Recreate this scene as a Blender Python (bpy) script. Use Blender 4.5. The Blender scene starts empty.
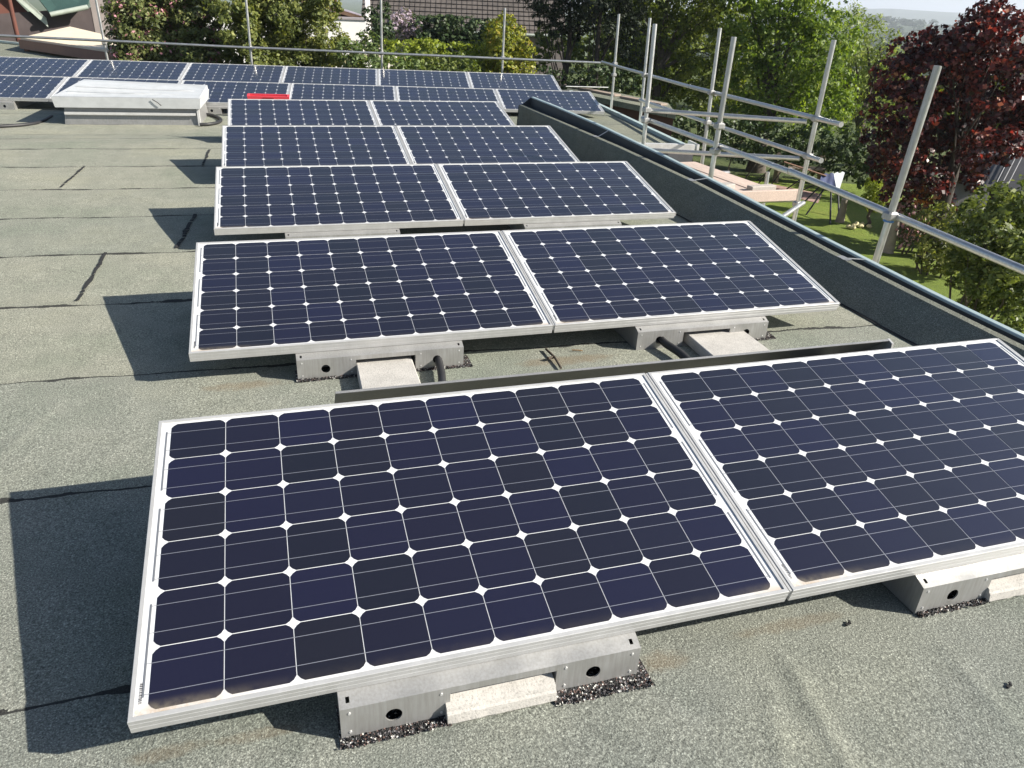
import bpy, bmesh, math, random
import numpy as np
from mathutils import Vector, Matrix, noise, Euler

R = math.radians
random.seed(7)
rng = np.random.default_rng(7)
scene = bpy.context.scene
col = scene.collection

# ------------------------------------------------------------------ camera
CAM = Vector((0.407, -1.295, 1.5845))
cam_d = bpy.data.cameras.new('camera')
cam = bpy.data.objects.new('camera', cam_d)
col.objects.link(cam)
cam.location = CAM
cam.rotation_euler = (R(63.0366), R(-2.4925), R(-16.8029))
cam_d.sensor_width = 36.0
cam_d.lens = 759.99 / 1024 * 36.0
cam_d.clip_start = 0.05
cam_d.clip_end = 20000
scene.camera = cam
F = 759.99
CR = Euler((R(63.0366), R(-2.4925), R(-16.8029)), 'XYZ').to_matrix()

# ------------------------------------------------------------------ light
SUN_DIR = Vector((0.774, -0.378, 0.508)).normalized()
w = bpy.data.worlds.new("World")
scene.world = w
w.use_nodes = True
nt = w.node_tree
bg = nt.nodes['Background']
sky = nt.nodes.new('ShaderNodeTexSky')
sky.sky_type = 'NISHITA'
sky.sun_disc = False
sky.sun_elevation = math.asin(SUN_DIR.z)
sky.sun_rotation = math.atan2(SUN_DIR.x, SUN_DIR.y)
sky.air_density = 1.0
sky.dust_density = 1.0
sky.ozone_density = 1.5
tcw = nt.nodes.new('ShaderNodeTexCoord')
sepw = nt.nodes.new('ShaderNodeSeparateXYZ')
nt.links.new(tcw.outputs['Generated'], sepw.inputs[0])
mrw = nt.nodes.new('ShaderNodeMapRange')
mrw.interpolation_type = 'SMOOTHSTEP'
nt.links.new(sepw.outputs['Z'], mrw.inputs[0])
for _i, _v in enumerate((-0.01, 0.16, 0.92, 0.0)): mrw.inputs[_i + 1].default_value = _v
mxw = nt.nodes.new('ShaderNodeMix'); mxw.data_type = 'RGBA'          # bright milky band of air low over the horizon
nt.links.new(mrw.outputs[0], mxw.inputs[0])
nt.links.new(sky.outputs['Color'], mxw.inputs[6])
mxw.inputs[7].default_value = (6.6, 6.9, 7.0, 1)
nt.links.new(mxw.outputs[2], bg.inputs['Color'])
bg.inputs['Strength'].default_value = 0.058
sd = bpy.data.lights.new('sun', 'SUN')
sd.energy = 5.0
sd.angle = R(0.53)
sd.color = (1.0, 0.94, 0.83)
sun = bpy.data.objects.new('sun', sd)
col.objects.link(sun)
sun.rotation_euler = SUN_DIR.to_track_quat('Z', 'Y').to_euler()
scene.view_settings.view_transform = 'Standard'
scene.view_settings.look = 'None'
scene.view_settings.gamma = 1.0
scene.view_settings.exposure = 1.1

# ------------------------------------------------------------------ helpers
def ray(px, py):
    return (CR @ Vector(((px - 512) / F, -(py - 384) / F, -1.0)))

def at(px, py, d):
    return CAM + ray(px, py).normalized() * d

def on_x(px, py, X):
    r = ray(px, py); return CAM + r * ((X - CAM.x) / r.x)

def on_z(px, py, Z):
    r = ray(px, py); return CAM + r * ((Z - CAM.z) / r.z)

def tag(o, label=None, cat=None, group=None, kind=None):
    if label: o['label'] = label
    if cat: o['category'] = cat
    if group: o['group'] = group
    if kind: o['kind'] = kind
    return o

def empty(name, loc=(0, 0, 0), rz=0.0):
    o = bpy.data.objects.new(name, None)
    col.objects.link(o)
    o.location = loc
    o.rotation_euler = (0, 0, rz)
    o.empty_display_size = 0.1
    return o

def copy_tree(o, parent=None):
    c = o.copy()
    col.objects.link(c)
    c.parent = parent
    for ch in o.children:
        copy_tree(ch, c)
    return c

class MB:
    def __init__(s):
        s.v = []; s.f = []; s.m = []; s.sm = []; s.tone = {}
    def add(s, vs, fs, mi=0, smooth=False):
        b = len(s.v)
        s.v += [tuple(p) for p in vs]
        for f in fs:
            s.f.append([b + i for i in f]); s.m.append(mi); s.sm.append(smooth)
        return s
    def poly(s, pts, mi=0):
        return s.add(pts, [list(range(len(pts)))], mi)
    def box(s, c, size, rz=0.0, mi=0, mat=None):
        hx, hy, hz = size[0] / 2, size[1] / 2, size[2] / 2
        M = mat if mat else Matrix.Rotation(rz, 3, 'Z')
        c = Vector(c)
        vs = [c + M @ Vector((x * hx, y * hy, z * hz)) for z in (-1, 1) for y in (-1, 1) for x in (-1, 1)]
        return s.add(vs, [(0, 2, 3, 1), (4, 5, 7, 6), (0, 1, 5, 4), (2, 6, 7, 3), (0, 4, 6, 2), (1, 3, 7, 5)], mi)
    def bevel_box(s, c, size, b, rz=0.0, mi=0, mat=None):
        hx, hy, hz = size[0] / 2, size[1] / 2, size[2] / 2
        M = mat if mat else Matrix.Rotation(rz, 3, 'Z')
        c = Vector(c)
        rings = []
        for z, ins in ((-hz, b), (-hz + b, 0), (hz - b, 0), (hz, b)):
            ring = []
            X, Y = hx - ins, hy - ins
            for px, py in ((-X + b, -Y), (X - b, -Y), (X, -Y + b), (X, Y - b), (X - b, Y), (-X + b, Y), (-X, Y - b), (-X, -Y + b)):
                ring.append(c + M @ Vector((px, py, z)))
            rings.append(ring)
        vs = [p for r in rings for p in r]
        fs = [tuple(reversed(range(8))), tuple(range(24, 32))]
        for k in range(3):
            for i in range(8):
                j = (i + 1) % 8
                fs.append((k * 8 + i, k * 8 + j, k * 8 + 8 + j, k * 8 + 8 + i))
        return s.add(vs, fs, mi)
    def tube(s, pts, r, n=12, mi=0, cap=True, radii=None):
        pts = [Vector(p) for p in pts]
        rings = []
        up = None
        for i, p in enumerate(pts):
            if i == 0: t = pts[1] - p
            elif i == len(pts) - 1: t = p - pts[i - 1]
            else: t = pts[i + 1] - pts[i - 1]
            t = t.normalized()
            if up is None:
                a = Vector((0, 0, 1)) if abs(t.z) < 0.9 else Vector((1, 0, 0))
                up = t.cross(a).normalized()
            else:
                up = (up - t * up.dot(t)).normalized()
            q = t.cross(up)
            rr = radii[i] if radii else r
            rings.append([p + (up * math.cos(2 * math.pi * k / n) + q * math.sin(2 * math.pi * k / n)) * rr for k in range(n)])
        vs = [p for rg in rings for p in rg]
        fs = []
        for i in range(len(pts) - 1):
            for k in range(n):
                k2 = (k + 1) % n
                fs.append((i * n + k, i * n + k2, (i + 1) * n + k2, (i + 1) * n + k))
        s.add(vs, fs, mi, True)
        if cap:
            s.add(rings[0], [tuple(reversed(range(n)))], mi)
            s.add(rings[-1], [tuple(range(n))], mi)
        return s
    def build(s, name, mats, parent=None):
        me = bpy.data.meshes.new(name)
        me.from_pydata(s.v, [], s.f)
        if not isinstance(mats, (list, tuple)): mats = [mats]
        for m in mats: me.materials.append(m)
        me.polygons.foreach_set('material_index', s.m)
        me.polygons.foreach_set('use_smooth', s.sm)
        if s.tone:
            a = me.attributes.new('tone', 'FLOAT', 'FACE')
            arr = np.full(len(s.f), 0.5, dtype=np.float32)
            for k, val in s.tone.items(): arr[k] = val
            a.data.foreach_set('value', arr)
        me.update()
        o = bpy.data.objects.new(name, me)
        col.objects.link(o)
        if parent: o.parent = parent
        return o

# ------------------------------------------------------------------ materials
class Mat:
    def __init__(s, name):
        s.m = bpy.data.materials.new(name)
        s.m.use_nodes = True
        s.t = s.m.node_tree
        s.b = s.t.nodes['Principled BSDF']
        s.out = s.t.nodes['Material Output']
    def n(s, typ, **kw):
        nd = s.t.nodes.new(typ)
        for k, v in kw.items():
            setattr(nd, k, v)
        return nd
    def l(s, a, b): s.t.links.new(a, b)
    def val(s, x):
        nd = s.n('ShaderNodeValue'); nd.outputs[0].default_value = x; return nd.outputs[0]
    def math(s, op, a, b=None, c=None, clamp=False):
        nd = s.n('ShaderNodeMath', operation=op, use_clamp=clamp)
        for i, x in enumerate((a, b, c)):
            if x is None: continue
            if isinstance(x, (int, float)): nd.inputs[i].default_value = x
            else: s.l(x, nd.inputs[i])
        return nd.outputs[0]
    def noise(s, scale, detail=4, rough=0.55, vec=None, dist=0.0):
        nd = s.n('ShaderNodeTexNoise')
        nd.inputs['Scale'].default_value = scale
        nd.inputs['Detail'].default_value = detail
        nd.inputs['Roughness'].default_value = rough
        nd.inputs['Distortion'].default_value = dist
        if vec is not None: s.l(vec, nd.inputs['Vector'])
        return nd.outputs['Fac']
    def obj(s):
        if not hasattr(s, '_tc'): s._tc = s.n('ShaderNodeTexCoord')
        return s._tc.outputs['Object']
    def ramp(s, fac, stops):
        nd = s.n('ShaderNodeValToRGB')
        e = nd.color_ramp.elements
        while len(e) > 1: e.remove(e[-1])
        e[0].position = stops[0][0]; e[0].color = (*stops[0][1], 1)
        for p, c in stops[1:]:
            x = e.new(p); x.color = (*c, 1)
        s.l(fac, nd.inputs['Fac'])
        return nd.outputs['Color']
    def mix(s, fac, a, b, blend='MIX'):
        nd = s.n('ShaderNodeMix', data_type='RGBA', blend_type=blend)
        for inp, x in ((nd.inputs[0], fac), (nd.inputs[6], a), (nd.inputs[7], b)):
            if isinstance(x, (int, float)): inp.default_value = x
            elif isinstance(x, tuple): inp.default_value = (*x, 1)
            else: s.l(x, inp)
        return nd.outputs[2]
    def mapr(s, x, a, b, c=0.0, d=1.0):
        nd = s.n('ShaderNodeMapRange')
        nd.interpolation_type = 'SMOOTHSTEP'
        s.l(x, nd.inputs[0])
        for i, vv in enumerate((a, b, c, d)): nd.inputs[i + 1].default_value = vv
        return nd.outputs[0]
    def sep(s, vec):
        nd = s.n('ShaderNodeSeparateXYZ'); s.l(vec, nd.inputs[0]); return nd.outputs
    def scale(s, vec, sx, sy, sz, rz=0.0):
        nd = s.n('ShaderNodeMapping')
        nd.inputs['Scale'].default_value = (sx, sy, sz)
        nd.inputs['Rotation'].default_value = (0, 0, rz)
        s.l(vec, nd.inputs['Vector']); return nd.outputs[0]
    def set(s, color=None, rough=None, metal=None, **kw):
        for key, x in (('Base Color', color), ('Roughness', rough), ('Metallic', metal)):
            if x is None: continue
            if isinstance(x, tuple): s.b.inputs[key].default_value = (*x, 1)
            elif isinstance(x, (int, float)): s.b.inputs[key].default_value = x
            else: s.l(x, s.b.inputs[key])
        for k, x in kw.items(): s.b.inputs[k.replace('_', ' ')].default_value = x
        return s
    def bump(s, h, strength=0.3, dist=0.01):
        nd = s.n('ShaderNodeBump')
        nd.inputs['Strength'].default_value = strength
        nd.inputs['Distance'].default_value = dist
        s.l(h, nd.inputs['Height']); s.l(nd.outputs[0], s.b.inputs['Normal'])
        return s

def simple(name, c, rough=0.6, metal=0.0, var=0.15, scale=6.0, bump=0.0):
    M = Mat(name)
    f = M.noise(scale, 5, 0.6, M.obj())
    lo = tuple(x * (1 - var) for x in c); hi = tuple(min(1, x * (1 + var)) for x in c)
    M.set(M.ramp(f, [(0.3, lo), (0.7, hi)]), rough, metal)
    if bump: M.bump(M.noise(scale * 8, 4, 0.6, M.obj()), bump, 0.01)
    return M.m

SEAM0, SEAMP, SLOPE = 0.245, 0.925, 0.04
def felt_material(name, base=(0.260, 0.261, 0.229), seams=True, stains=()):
    M = Mat(name)
    o = M.obj()
    big = M.noise(0.9, 5, 0.6, o)
    mid = M.noise(7.0, 5, 0.62, o)
    gran = M.noise(210.0, 2, 0.8, o)
    gran2 = M.noise(95.0, 3, 0.7, o)
    c = M.ramp(gran, [(0.30, tuple(x * 0.30 for x in base)), (0.42, tuple(x * 0.7 for x in base)), (0.55, base), (0.66, tuple(x * 1.7 for x in base)), (0.75, tuple(x * 2.6 for x in base))])
    c = M.mix(0.75, c, M.ramp(gran2, [(0.3, (0.62, 0.63, 0.62)), (0.7, (1.3, 1.3, 1.28))]), 'MULTIPLY')
    c = M.mix(0.9, c, M.ramp(big, [(0.3, (0.80, 0.86, 0.82)), (0.5, (1, 1, 1)), (0.72, (1.12, 1.1, 1.03))]), 'MULTIPLY')
    c = M.mix(0.7, c, M.ramp(mid, [(0.3, (0.82, 0.84, 0.82)), (0.7, (1.12, 1.12, 1.1))]), 'MULTIPLY')
    if seams:
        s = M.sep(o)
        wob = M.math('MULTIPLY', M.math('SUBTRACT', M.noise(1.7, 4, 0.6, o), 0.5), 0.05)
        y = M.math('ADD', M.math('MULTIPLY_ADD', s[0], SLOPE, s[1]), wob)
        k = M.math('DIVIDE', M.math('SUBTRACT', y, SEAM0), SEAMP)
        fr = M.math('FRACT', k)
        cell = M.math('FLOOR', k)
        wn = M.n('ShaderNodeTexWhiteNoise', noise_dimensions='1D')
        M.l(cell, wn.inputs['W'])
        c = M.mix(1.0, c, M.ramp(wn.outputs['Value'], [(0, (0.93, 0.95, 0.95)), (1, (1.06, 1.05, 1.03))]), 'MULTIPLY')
        # vignette and view-angle falloff painted into the rolls nearest the camera
        near_falloff = M.mapr(cell, -1.2, 2.4, 0.0, 1.0)
        c = M.mix(1.0, c, M.ramp(near_falloff, [(0, (.84, .86, .89)), (.5, (.94, .95, .96)), (1, (1.03, 1.03, 1.0))]), 'MULTIPLY')
        # dust lying along each lap
        lap = M.mapr(fr, 0.0, 0.10, 1.0, 0.0)
        c = M.mix(M.math('MULTIPLY', lap, 0.16), c, (0.12, 0.125, 0.115))
        d = M.math('MULTIPLY', M.math('ABSOLUTE', M.math('SUBTRACT', fr, M.math('ROUND', fr))), SEAMP)
        wd = M.math('MULTIPLY_ADD', M.mapr(M.noise(2.3, 5, 0.7, M.scale(o, 1, 3, 1)), 0.44, 0.70), 0.019, 0.0035)
        mask = M.math('LESS_THAN', d, wd)
        c = M.mix(M.math('MULTIPLY', mask, 0.9), c, (0.016, 0.016, 0.017))
    for (sx, sy, rx, ry, amt) in stains:
        s = M.sep(o)
        dx = M.math('DIVIDE', M.math('SUBTRACT', s[0], sx), rx)
        dy = M.math('DIVIDE', M.math('SUBTRACT', s[1], sy), ry)
        q = M.math('ADD', M.math('MULTIPLY', dx, dx), M.math('MULTIPLY', dy, dy))
        q = M.math('ADD', q, M.math('MULTIPLY', M.math('SUBTRACT', M.noise(14, 5, 0.7, o), 0.5), 2.2))
        c = M.mix(M.math('MULTIPLY', M.mapr(q, 0.0, 1.1, 1.0, 0.0), amt), c, (0.17, 0.115, 0.06))
    M.set(c, 0.92)
    M.b.inputs['Specular IOR Level'].default_value = 0.25
    h = M.math('ADD', M.math('MULTIPLY', gran, 0.5), gran2)
    M.bump(h, 0.55, 0.006)
    return M.m

stains = [(1.74, 0.03, 0.22, 0.03, .28), (0.26, 0.035, 0.12, 0.022, .25), (1.30, 0.0, 0.08, 0.045, .35), (0.05, 0.04, 0.10, 0.025, .28),
          (1.72, 1.86, 0.3, 0.06, .45), (0.2, 1.9, 0.2, .05, .4)]
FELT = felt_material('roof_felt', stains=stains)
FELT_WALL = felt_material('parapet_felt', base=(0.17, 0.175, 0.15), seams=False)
FELT_WING = felt_material('wing_felt', base=(0.20, 0.205, 0.175), seams=True)

def alu(name, c=0.62, rough=0.42, metal=0.75, dirt=0.25):
    M = Mat(name)
    o = M.obj()
    f = M.noise(9, 5, 0.65, o)
    st = M.noise(5, 4, 0.6, M.scale(o, 30, 30, 2))
    cc = M.ramp(f, [(0.3, (c * 0.86, c * 0.86, c * 0.85)), (0.7, (c, c, c))])
    cc = M.mix(dirt, cc, M.ramp(st, [(0.35, (0.6, 0.58, 0.52)), (0.65, (1, 1, 1))]), 'MULTIPLY')
    M.set(cc, M.mapr(f, 0.2, 0.8, rough * 0.8, rough * 1.25), metal)
    return M.m

ALU = alu('anodised_aluminium', 0.54, 0.42, 0.35, 0.12)
ALU_DULL = alu('console_sheet', 0.41, 0.42, 0.5, 0.4)
GALV = alu('galvanised_tube', 0.58, 0.36, 0.82, 0.40)
COPING = Mat('coping_metal')
_f = COPING.noise(4, 5, .6, COPING.obj())
COPING.set(COPING.ramp(_f, [(.3, (.34, .43, .44)), (.7, (.42, .50, .50))]), 0.5, 0.1)
COPING = COPING.m
RUBBER_M = Mat('black_rubber')
RUBBER_M.set((0.018, 0.018, 0.02), 0.55)
RUBBER = RUBBER_M.m
BITUMEN = simple('bitumen', (0.016, 0.016, 0.016), 0.95, 0, .3, 30)

def granule_mat():
    M = Mat('rubber_granulate')
    v = M.n('ShaderNodeTexVoronoi'); v.inputs['Scale'].default_value = 230
    M.l(M.obj(), v.inputs['Vector'])
    s = M.n('ShaderNodeSeparateColor'); M.l(v.outputs['Color'], s.inputs[0])
    c = M.ramp(s.outputs[0], [(0.0, (0.012, 0.012, 0.013)), (0.6, (0.03, 0.028, 0.028)), (0.72, (0.10, 0.06, 0.05)), (0.84, (0.16, 0.15, 0.16)), (0.93, (0.55, 0.55, 0.52))])
    c.node.color_ramp.interpolation = 'CONSTANT'
    M.set(c, 0.8)
    M.bump(v.outputs['Distance'], 0.8, 0.006)
    return M.m
GRANULE = granule_mat()

def concrete(name, c):
    M = Mat(name)
    o = M.obj()
    f = M.noise(11, 6, .65, o); g = M.noise(160, 3, .7, o)
    cc = M.ramp(f, [(.25, tuple(x * .78 for x in c)), (.75, tuple(x * 1.1 for x in c))])
    cc = M.mix(.8, cc, M.ramp(g, [(.32, (.55, .55, .55)), (.45, (1, 1, 1)), (.8, (1.1, 1.1, 1.1))]), 'MULTIPLY')
    M.set(cc, .9); M.bump(g, .4, .004)
    return M.m
CONCRETE = concrete('ballast_concrete', (0.47, 0.45, 0.42))

def dirt_mask(M):
    """wind blown grit collected along the lower frame, in the panel's own plane"""
    s = M.sep(M.obj())
    nz = M.noise(22, 5, .7, M.obj())
    low = M.mapr(s[1], 0.014, 0.050, 1.0, 0.0)
    ends = M.math('MAXIMUM', M.mapr(s[0], 0.02, 0.34, 1.0, 0.12), M.mapr(s[0], 1.45, 1.64, 0.12, 0.7))
    return M.math('MULTIPLY', M.math('MULTIPLY', low, ends), M.mapr(nz, .3, .62, .25, 1.0))

def cell_material():
    M = Mat('silicon_cell')
    a = M.n('ShaderNodeAttribute'); a.attribute_name = 'tone'
    oi = M.n('ShaderNodeObjectInfo')
    t = M.math('FRACT', M.math('ADD', a.outputs['Fac'], M.math('MULTIPLY', oi.outputs['Random'], 3.7)))
    c = M.ramp(t, [(0, (.0072, .0077, .0140)), (.35, (.0078, .0072, .0185)), (.7, (.0082, .0080, .0255)), (.85, (.0084, .0084, .0142)), (1, (.0078, .0070, .0170))])
    o = M.obj(); s = M.sep(o)
    # fine contact fingers running up the panel
    fing = M.math('PINGPONG', M.math('MULTIPLY', s[0], 400.0), 0.5)
    c = M.mix(M.mapr(fing, .38, .46, 0, .045), c, (.25, .25, .28))
    grit = M.noise(90, 4, .7, o)
    c = M.mix(M.mapr(grit, .66, .78, 0, .10), c, (.2, .19, .17))
    c = M.mix(M.math('MULTIPLY', dirt_mask(M), .75), c, (.21, .18, .13))
    M.set(c, .30)
    M.b.inputs['Specular IOR Level'].default_value = .3
    M.b.inputs['Coat Weight'].default_value = 1.0
    film = M.noise(3.5, 5, .65, o)
    M.l(M.mapr(film, .2, .8, .03, .11), M.b.inputs['Coat Roughness'])
    return M.m
CELL = cell_material()

def backsheet_material():
    M = Mat('white_backsheet')
    c = M.mix(M.math('MULTIPLY', dirt_mask(M), .85), (.64, .65, .66), (.40, .29, .18))
    M.set(c, .5)
    M.b.inputs['Coat Weight'].default_value = 1.0
    M.b.inputs['Coat Roughness'].default_value = .12
    return M.m
BACKSHEET = backsheet_material()
BUSBAR = Mat('solder_ribbon').set((.33, .34, .38), .4, .55).m
RIBBON = Mat('collector_ribbon').set((.30, .31, .33), .4, .6).m
INK = Mat('label_ink').set((.05, .05, .06), .6).m

# ------------------------------------------------------------------ the flat roof
V8 = Vector((math.sin(R(7.0)), math.cos(R(7.0))))     # the back of the house is turned by about seven degrees
def sstep(a, b, x):
    t = min(1, max(0, (x - a) / (b - a))); return t * t * (3 - 2 * t)
def roof_z(x, y):
    s = y + 0.12 * x
    return -0.175 * sstep(7.9, 9.9, y) + 0.072 * sstep(12.1, 13.0, s)
RIDGES = [(1.64, -.02, 1.55, -.56, .006), (1.55, -.10, 1.36, -.5, .004), (2.1, -.12, 2.06, -.5, .004), (-.9, .6, -.5, 2.0, .003)]
def wrinkle(x, y):
    z = 0.0045 * noise.noise(Vector((x * 1.3, y * 1.3, 3.1)))
    p = Vector((x * 3.2 + y * 2.2, y * 0.9 - x * 0.5, 0.0))
    z += 0.0032 * noise.noise(p) + 0.0012 * noise.noise(Vector((x * 9, y * 9, 1.7)))
    for (ax_, ay_, bx_, by_, hh) in RIDGES:
        dx, dy = bx_ - ax_, by_ - ay_; L2 = dx * dx + dy * dy
        t = ((x - ax_) * dx + (y - ay_) * dy) / L2
        if -.1 < t < 1.1:
            d = abs((x - ax_) * dy - (y - ay_) * dx) / math.sqrt(L2) + .012 * noise.noise(Vector((t * 6, ax_, 0)))
            z += hh * math.exp(-(d / .022) ** 2) * max(0, 1 - abs(2 * t - 1) ** 3)
    k = (y + SLOPE * x - SEAM0) / SEAMP
    fr = k - math.floor(k)
    z += 0.004 * (1 - fr) * (1.0 if fr > 0.012 else fr / 0.012)
    return z
def lines(spans):
    out = []
    for a, b, n in spans:
        out += [a + (b - a) * i / n for i in range(n)]
    out.append(spans[-1][1])
    return out
xs = lines([(-14, -4, 20), (-4, -1.4, 40), (-1.4, 3.70, 300)])
ys = lines([(-4, -0.9, 12), (-0.9, 4.2, 300), (4.2, 9.5, 130), (9.5, 14.6, 60)])
def ymap(x, y):
    # the back edge runs obliquely
    if y <= 9.5: return y
    yb = 14.75 + (3.7 - x) * 0.123
    return 9.5 + (y - 9.5) / (14.6 - 9.5) * (yb - 9.5)
rv = []
for y in ys:
    for x in xs:
        Y = ymap(x, y)
        rv.append((x, Y, roof_z(x, Y) + wrinkle(x, Y)))
nx = len(xs)
rf = [(j * nx + i, j * nx + i + 1, (j + 1) * nx + i + 1, (j + 1) * nx + i) for j in range(len(ys) - 1) for i in range(nx - 1)]
mb = MB(); mb.add(rv, rf, 0, True)
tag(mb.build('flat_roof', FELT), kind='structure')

# short cross joints between felt lengths, bled out with bitumen
def joint(p, q, w0):
    m = MB(); N = 60; L = []; Rr = []
    for i in range(N + 1):
        t = i / N
        x = p[0] + (q[0] - p[0]) * t + 0.012 * noise.noise(Vector((t * 5, p[0], p[1]))); y = p[1] + (q[1] - p[1]) * t
        z = roof_z(x, y) + wrinkle(x, y) + 0.006
        ww = w0 * (0.45 + 0.9 * abs(noise.noise(Vector((t * 7, 5 * p[1], 2.0)))) + .2)
        L.append((x - ww, y, z)); Rr.append((x + ww, y, z))
    m.add(L + Rr, [(i, N + 1 + i, N + 2 + i, i + 1) for i in range(N) if noise.noise(Vector((i * .45, p[0] * 9, p[1]))) > -.28])
    tag(m.build('roof_joint', BITUMEN), kind='structure')
joint((-0.67, 3.10), (-0.66, 4.00), 0.012)
joint((-1.29, 5.91), (-1.26, 6.78), 0.012)
joint((-0.24, 4.02), (-0.18, 4.90), 0.018)
joint((-0.22, 6.75), (-0.20, 7.60), 0.014)
joint((-1.12, -0.60), (-1.10, 0.24), 0.012)

m = MB(); N = 200; L = []; Rr = []
for i in range(N + 1):
    y = -3 + 12 * i / N; ww = .006 + .012 * abs(noise.noise(Vector((y * 2.3, 0, 4)))); z = roof_z(3.66, y) + wrinkle(3.66, y) + .007
    L.append((3.652 - ww, y, z)); Rr.append((3.664, y, z))
m.add(L + Rr, [(i, N + 1 + i, N + 2 + i, i + 1) for i in range(N)])
tag(m.build('roof_joint', BITUMEN), kind='structure')
# wing of the roof beyond the parapet
def wing_pt(a, b):
    # a: 0 at the left seam with the main roof .. 1 at the right kerb, b: front .. back
    fl = Vector((3.70, 8.28)); fr = Vector((5.82, 7.98)); bl = Vector((3.70, 14.75)); br = Vector((6.53, 14.40))
    p = (fl * (1 - a) + fr * a) * (1 - b) + (bl * (1 - a) + br * a) * b
    z = roof_z(p.x, max(p.y, 9.9 if p.x > 3.72 else p.y))
    z = max(z, -.125)
    return (p.x, p.y, z + 0.003 * noise.noise(Vector((p.x * 1.5, p.y * 1.5, 0))))
mb = MB(); n1, n2 = 24, 60
mb.add([wing_pt(i / n1, j / n2) for j in range(n2 + 1) for i in range(n1 + 1)],
       [(j * (n1 + 1) + i, j * (n1 + 1) + i + 1, (j + 1) * (n1 + 1) + i + 1, (j + 1) * (n1 + 1) + i) for j in range(n2) for i in range(n1)], 0, True)
tag(mb.build('wing_roof', FELT_WING), kind='structure')

# ------------------------------------------------------------------ parapet on the right
def interp(tab, y):
    if y <= tab[0][0]: return tab[0][1]
    for (a, va), (b, vb) in zip(tab, tab[1:]):
        if y <= b: return va + (vb - va) * (y - a) / (b - a)
    return tab[-1][1]
TOPX = [(-4, 3.84), (1.4, 3.865), (2.1, 3.872), (3.0, 3.89), (4.5, 3.86), (6.0, 3.80), (8.0, 3.735), (9.4, 3.73)]
TOPZ = [(-4, .09), (0, .130), (1.36, .152), (2.03, .160), (2.8, .175), (3.59, .206), (4.5, .240), (6.0, .276), (8.0, .292), (9.4, .285)]
LIPZ = [(-4, 0.07399999999999998), (0, 0.126), (1.4, 0.144), (1.9, 0.15), (2.31, 0.161), (2.99, 0.179), (3.86, 0.224), (4.46, 0.258), (5.52, 0.315), (6.92, 0.367), (8.13, 0.39), (9.24, 0.389)]
par = empty('parapet_wall', (3.7, 2.5, 0))
tag(par, 'low felt covered parapet with a teal edged metal gutter along the right of the roof', 'parapet')
mb = MB(); py = [-4 + 13.14 * i / 130 for i in range(131)]
prof = []
for y in py:
    t = interp(TOPZ, y)
    wv = 0.004 * noise.noise(Vector((y * 2.1, 0, 0)))
    zb = roof_z(3.7, y)
    q = interp(TOPX, y)
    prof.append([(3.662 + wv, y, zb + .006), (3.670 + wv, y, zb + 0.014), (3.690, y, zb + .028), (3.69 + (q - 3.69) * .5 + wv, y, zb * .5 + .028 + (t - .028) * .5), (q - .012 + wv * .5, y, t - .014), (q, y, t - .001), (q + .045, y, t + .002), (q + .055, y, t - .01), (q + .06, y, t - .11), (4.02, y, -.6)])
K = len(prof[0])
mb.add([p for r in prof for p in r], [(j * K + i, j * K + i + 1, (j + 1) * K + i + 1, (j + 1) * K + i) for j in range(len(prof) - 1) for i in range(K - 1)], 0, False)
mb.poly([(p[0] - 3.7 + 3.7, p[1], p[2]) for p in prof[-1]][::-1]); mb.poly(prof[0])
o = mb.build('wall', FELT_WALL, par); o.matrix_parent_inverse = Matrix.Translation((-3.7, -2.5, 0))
mb = MB(); N = 90
def loft(mb, fn, K0=None):
    pr = [fn(-4 + 13.16 * i / N) for i in range(N + 1)]; K = len(pr[0])
    mb.add([p for r in pr for p in r], [(j * K + i, j * K + (i + 1) % K, (j + 1) * K + (i + 1) % K, (j + 1) * K + i) for j in range(N) for i in range(K)])
    mb.poly(pr[0]); mb.poly(pr[-1][::-1])
def up_prof(y):      # dark inside of the box gutter
    t = interp(TOPZ, y); l = interp(LIPZ, y); q = interp(TOPX, y)
    return [(q + .058, y, t - .016), (q + .064, y, t - .105), (q + .160, y, t - .105), (q + .166, y, l - .014), (q + .170, y, l - .014), (q + .166, y, t - .112), (q + .060, y, t - .112), (q + .054, y, t - .016)]
def edge_prof(y):    # rolled outer edge
    l = interp(LIPZ, y); q = interp(TOPX, y)
    return [(q + .162, y, l - .016), (q + .162, y, l - .006), (q + .168, y, l - .002), (q + .196, y, l + .001), (q + .202, y, l - .004), (q + .204, y, l - .13), (q + .198, y, l - .13), (q + .196, y, l - .010), (q + .168, y, l - .013)]
loft(mb, up_prof)
m2 = MB(); loft(m2, edge_prof)
o = m2.build('gutter_edge', COPING, par); o.matrix_parent_inverse = Matrix.Translation((-3.7, -2.5, 0))
l = interp(LIPZ, 9.2)
for yy, sg in ((9.162, 1), (9.172, -1)):
    pp = [(3.69, yy, -.2), (3.722, yy, .278), (3.775, yy, .29), (3.90, yy, l - .002), (3.932, yy, l - .002), (3.936, yy, -.5), (3.69, yy, -.5)]
    mb.poly(pp if sg > 0 else pp[::-1])
o = mb.build('gutter_channel', simple('dark_flashing', (.05, .058, .066), .55, .2, .2, 4), par); o.matrix_parent_inverse = Matrix.Translation((-3.7, -2.5, 0))
mb = MB()
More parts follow.
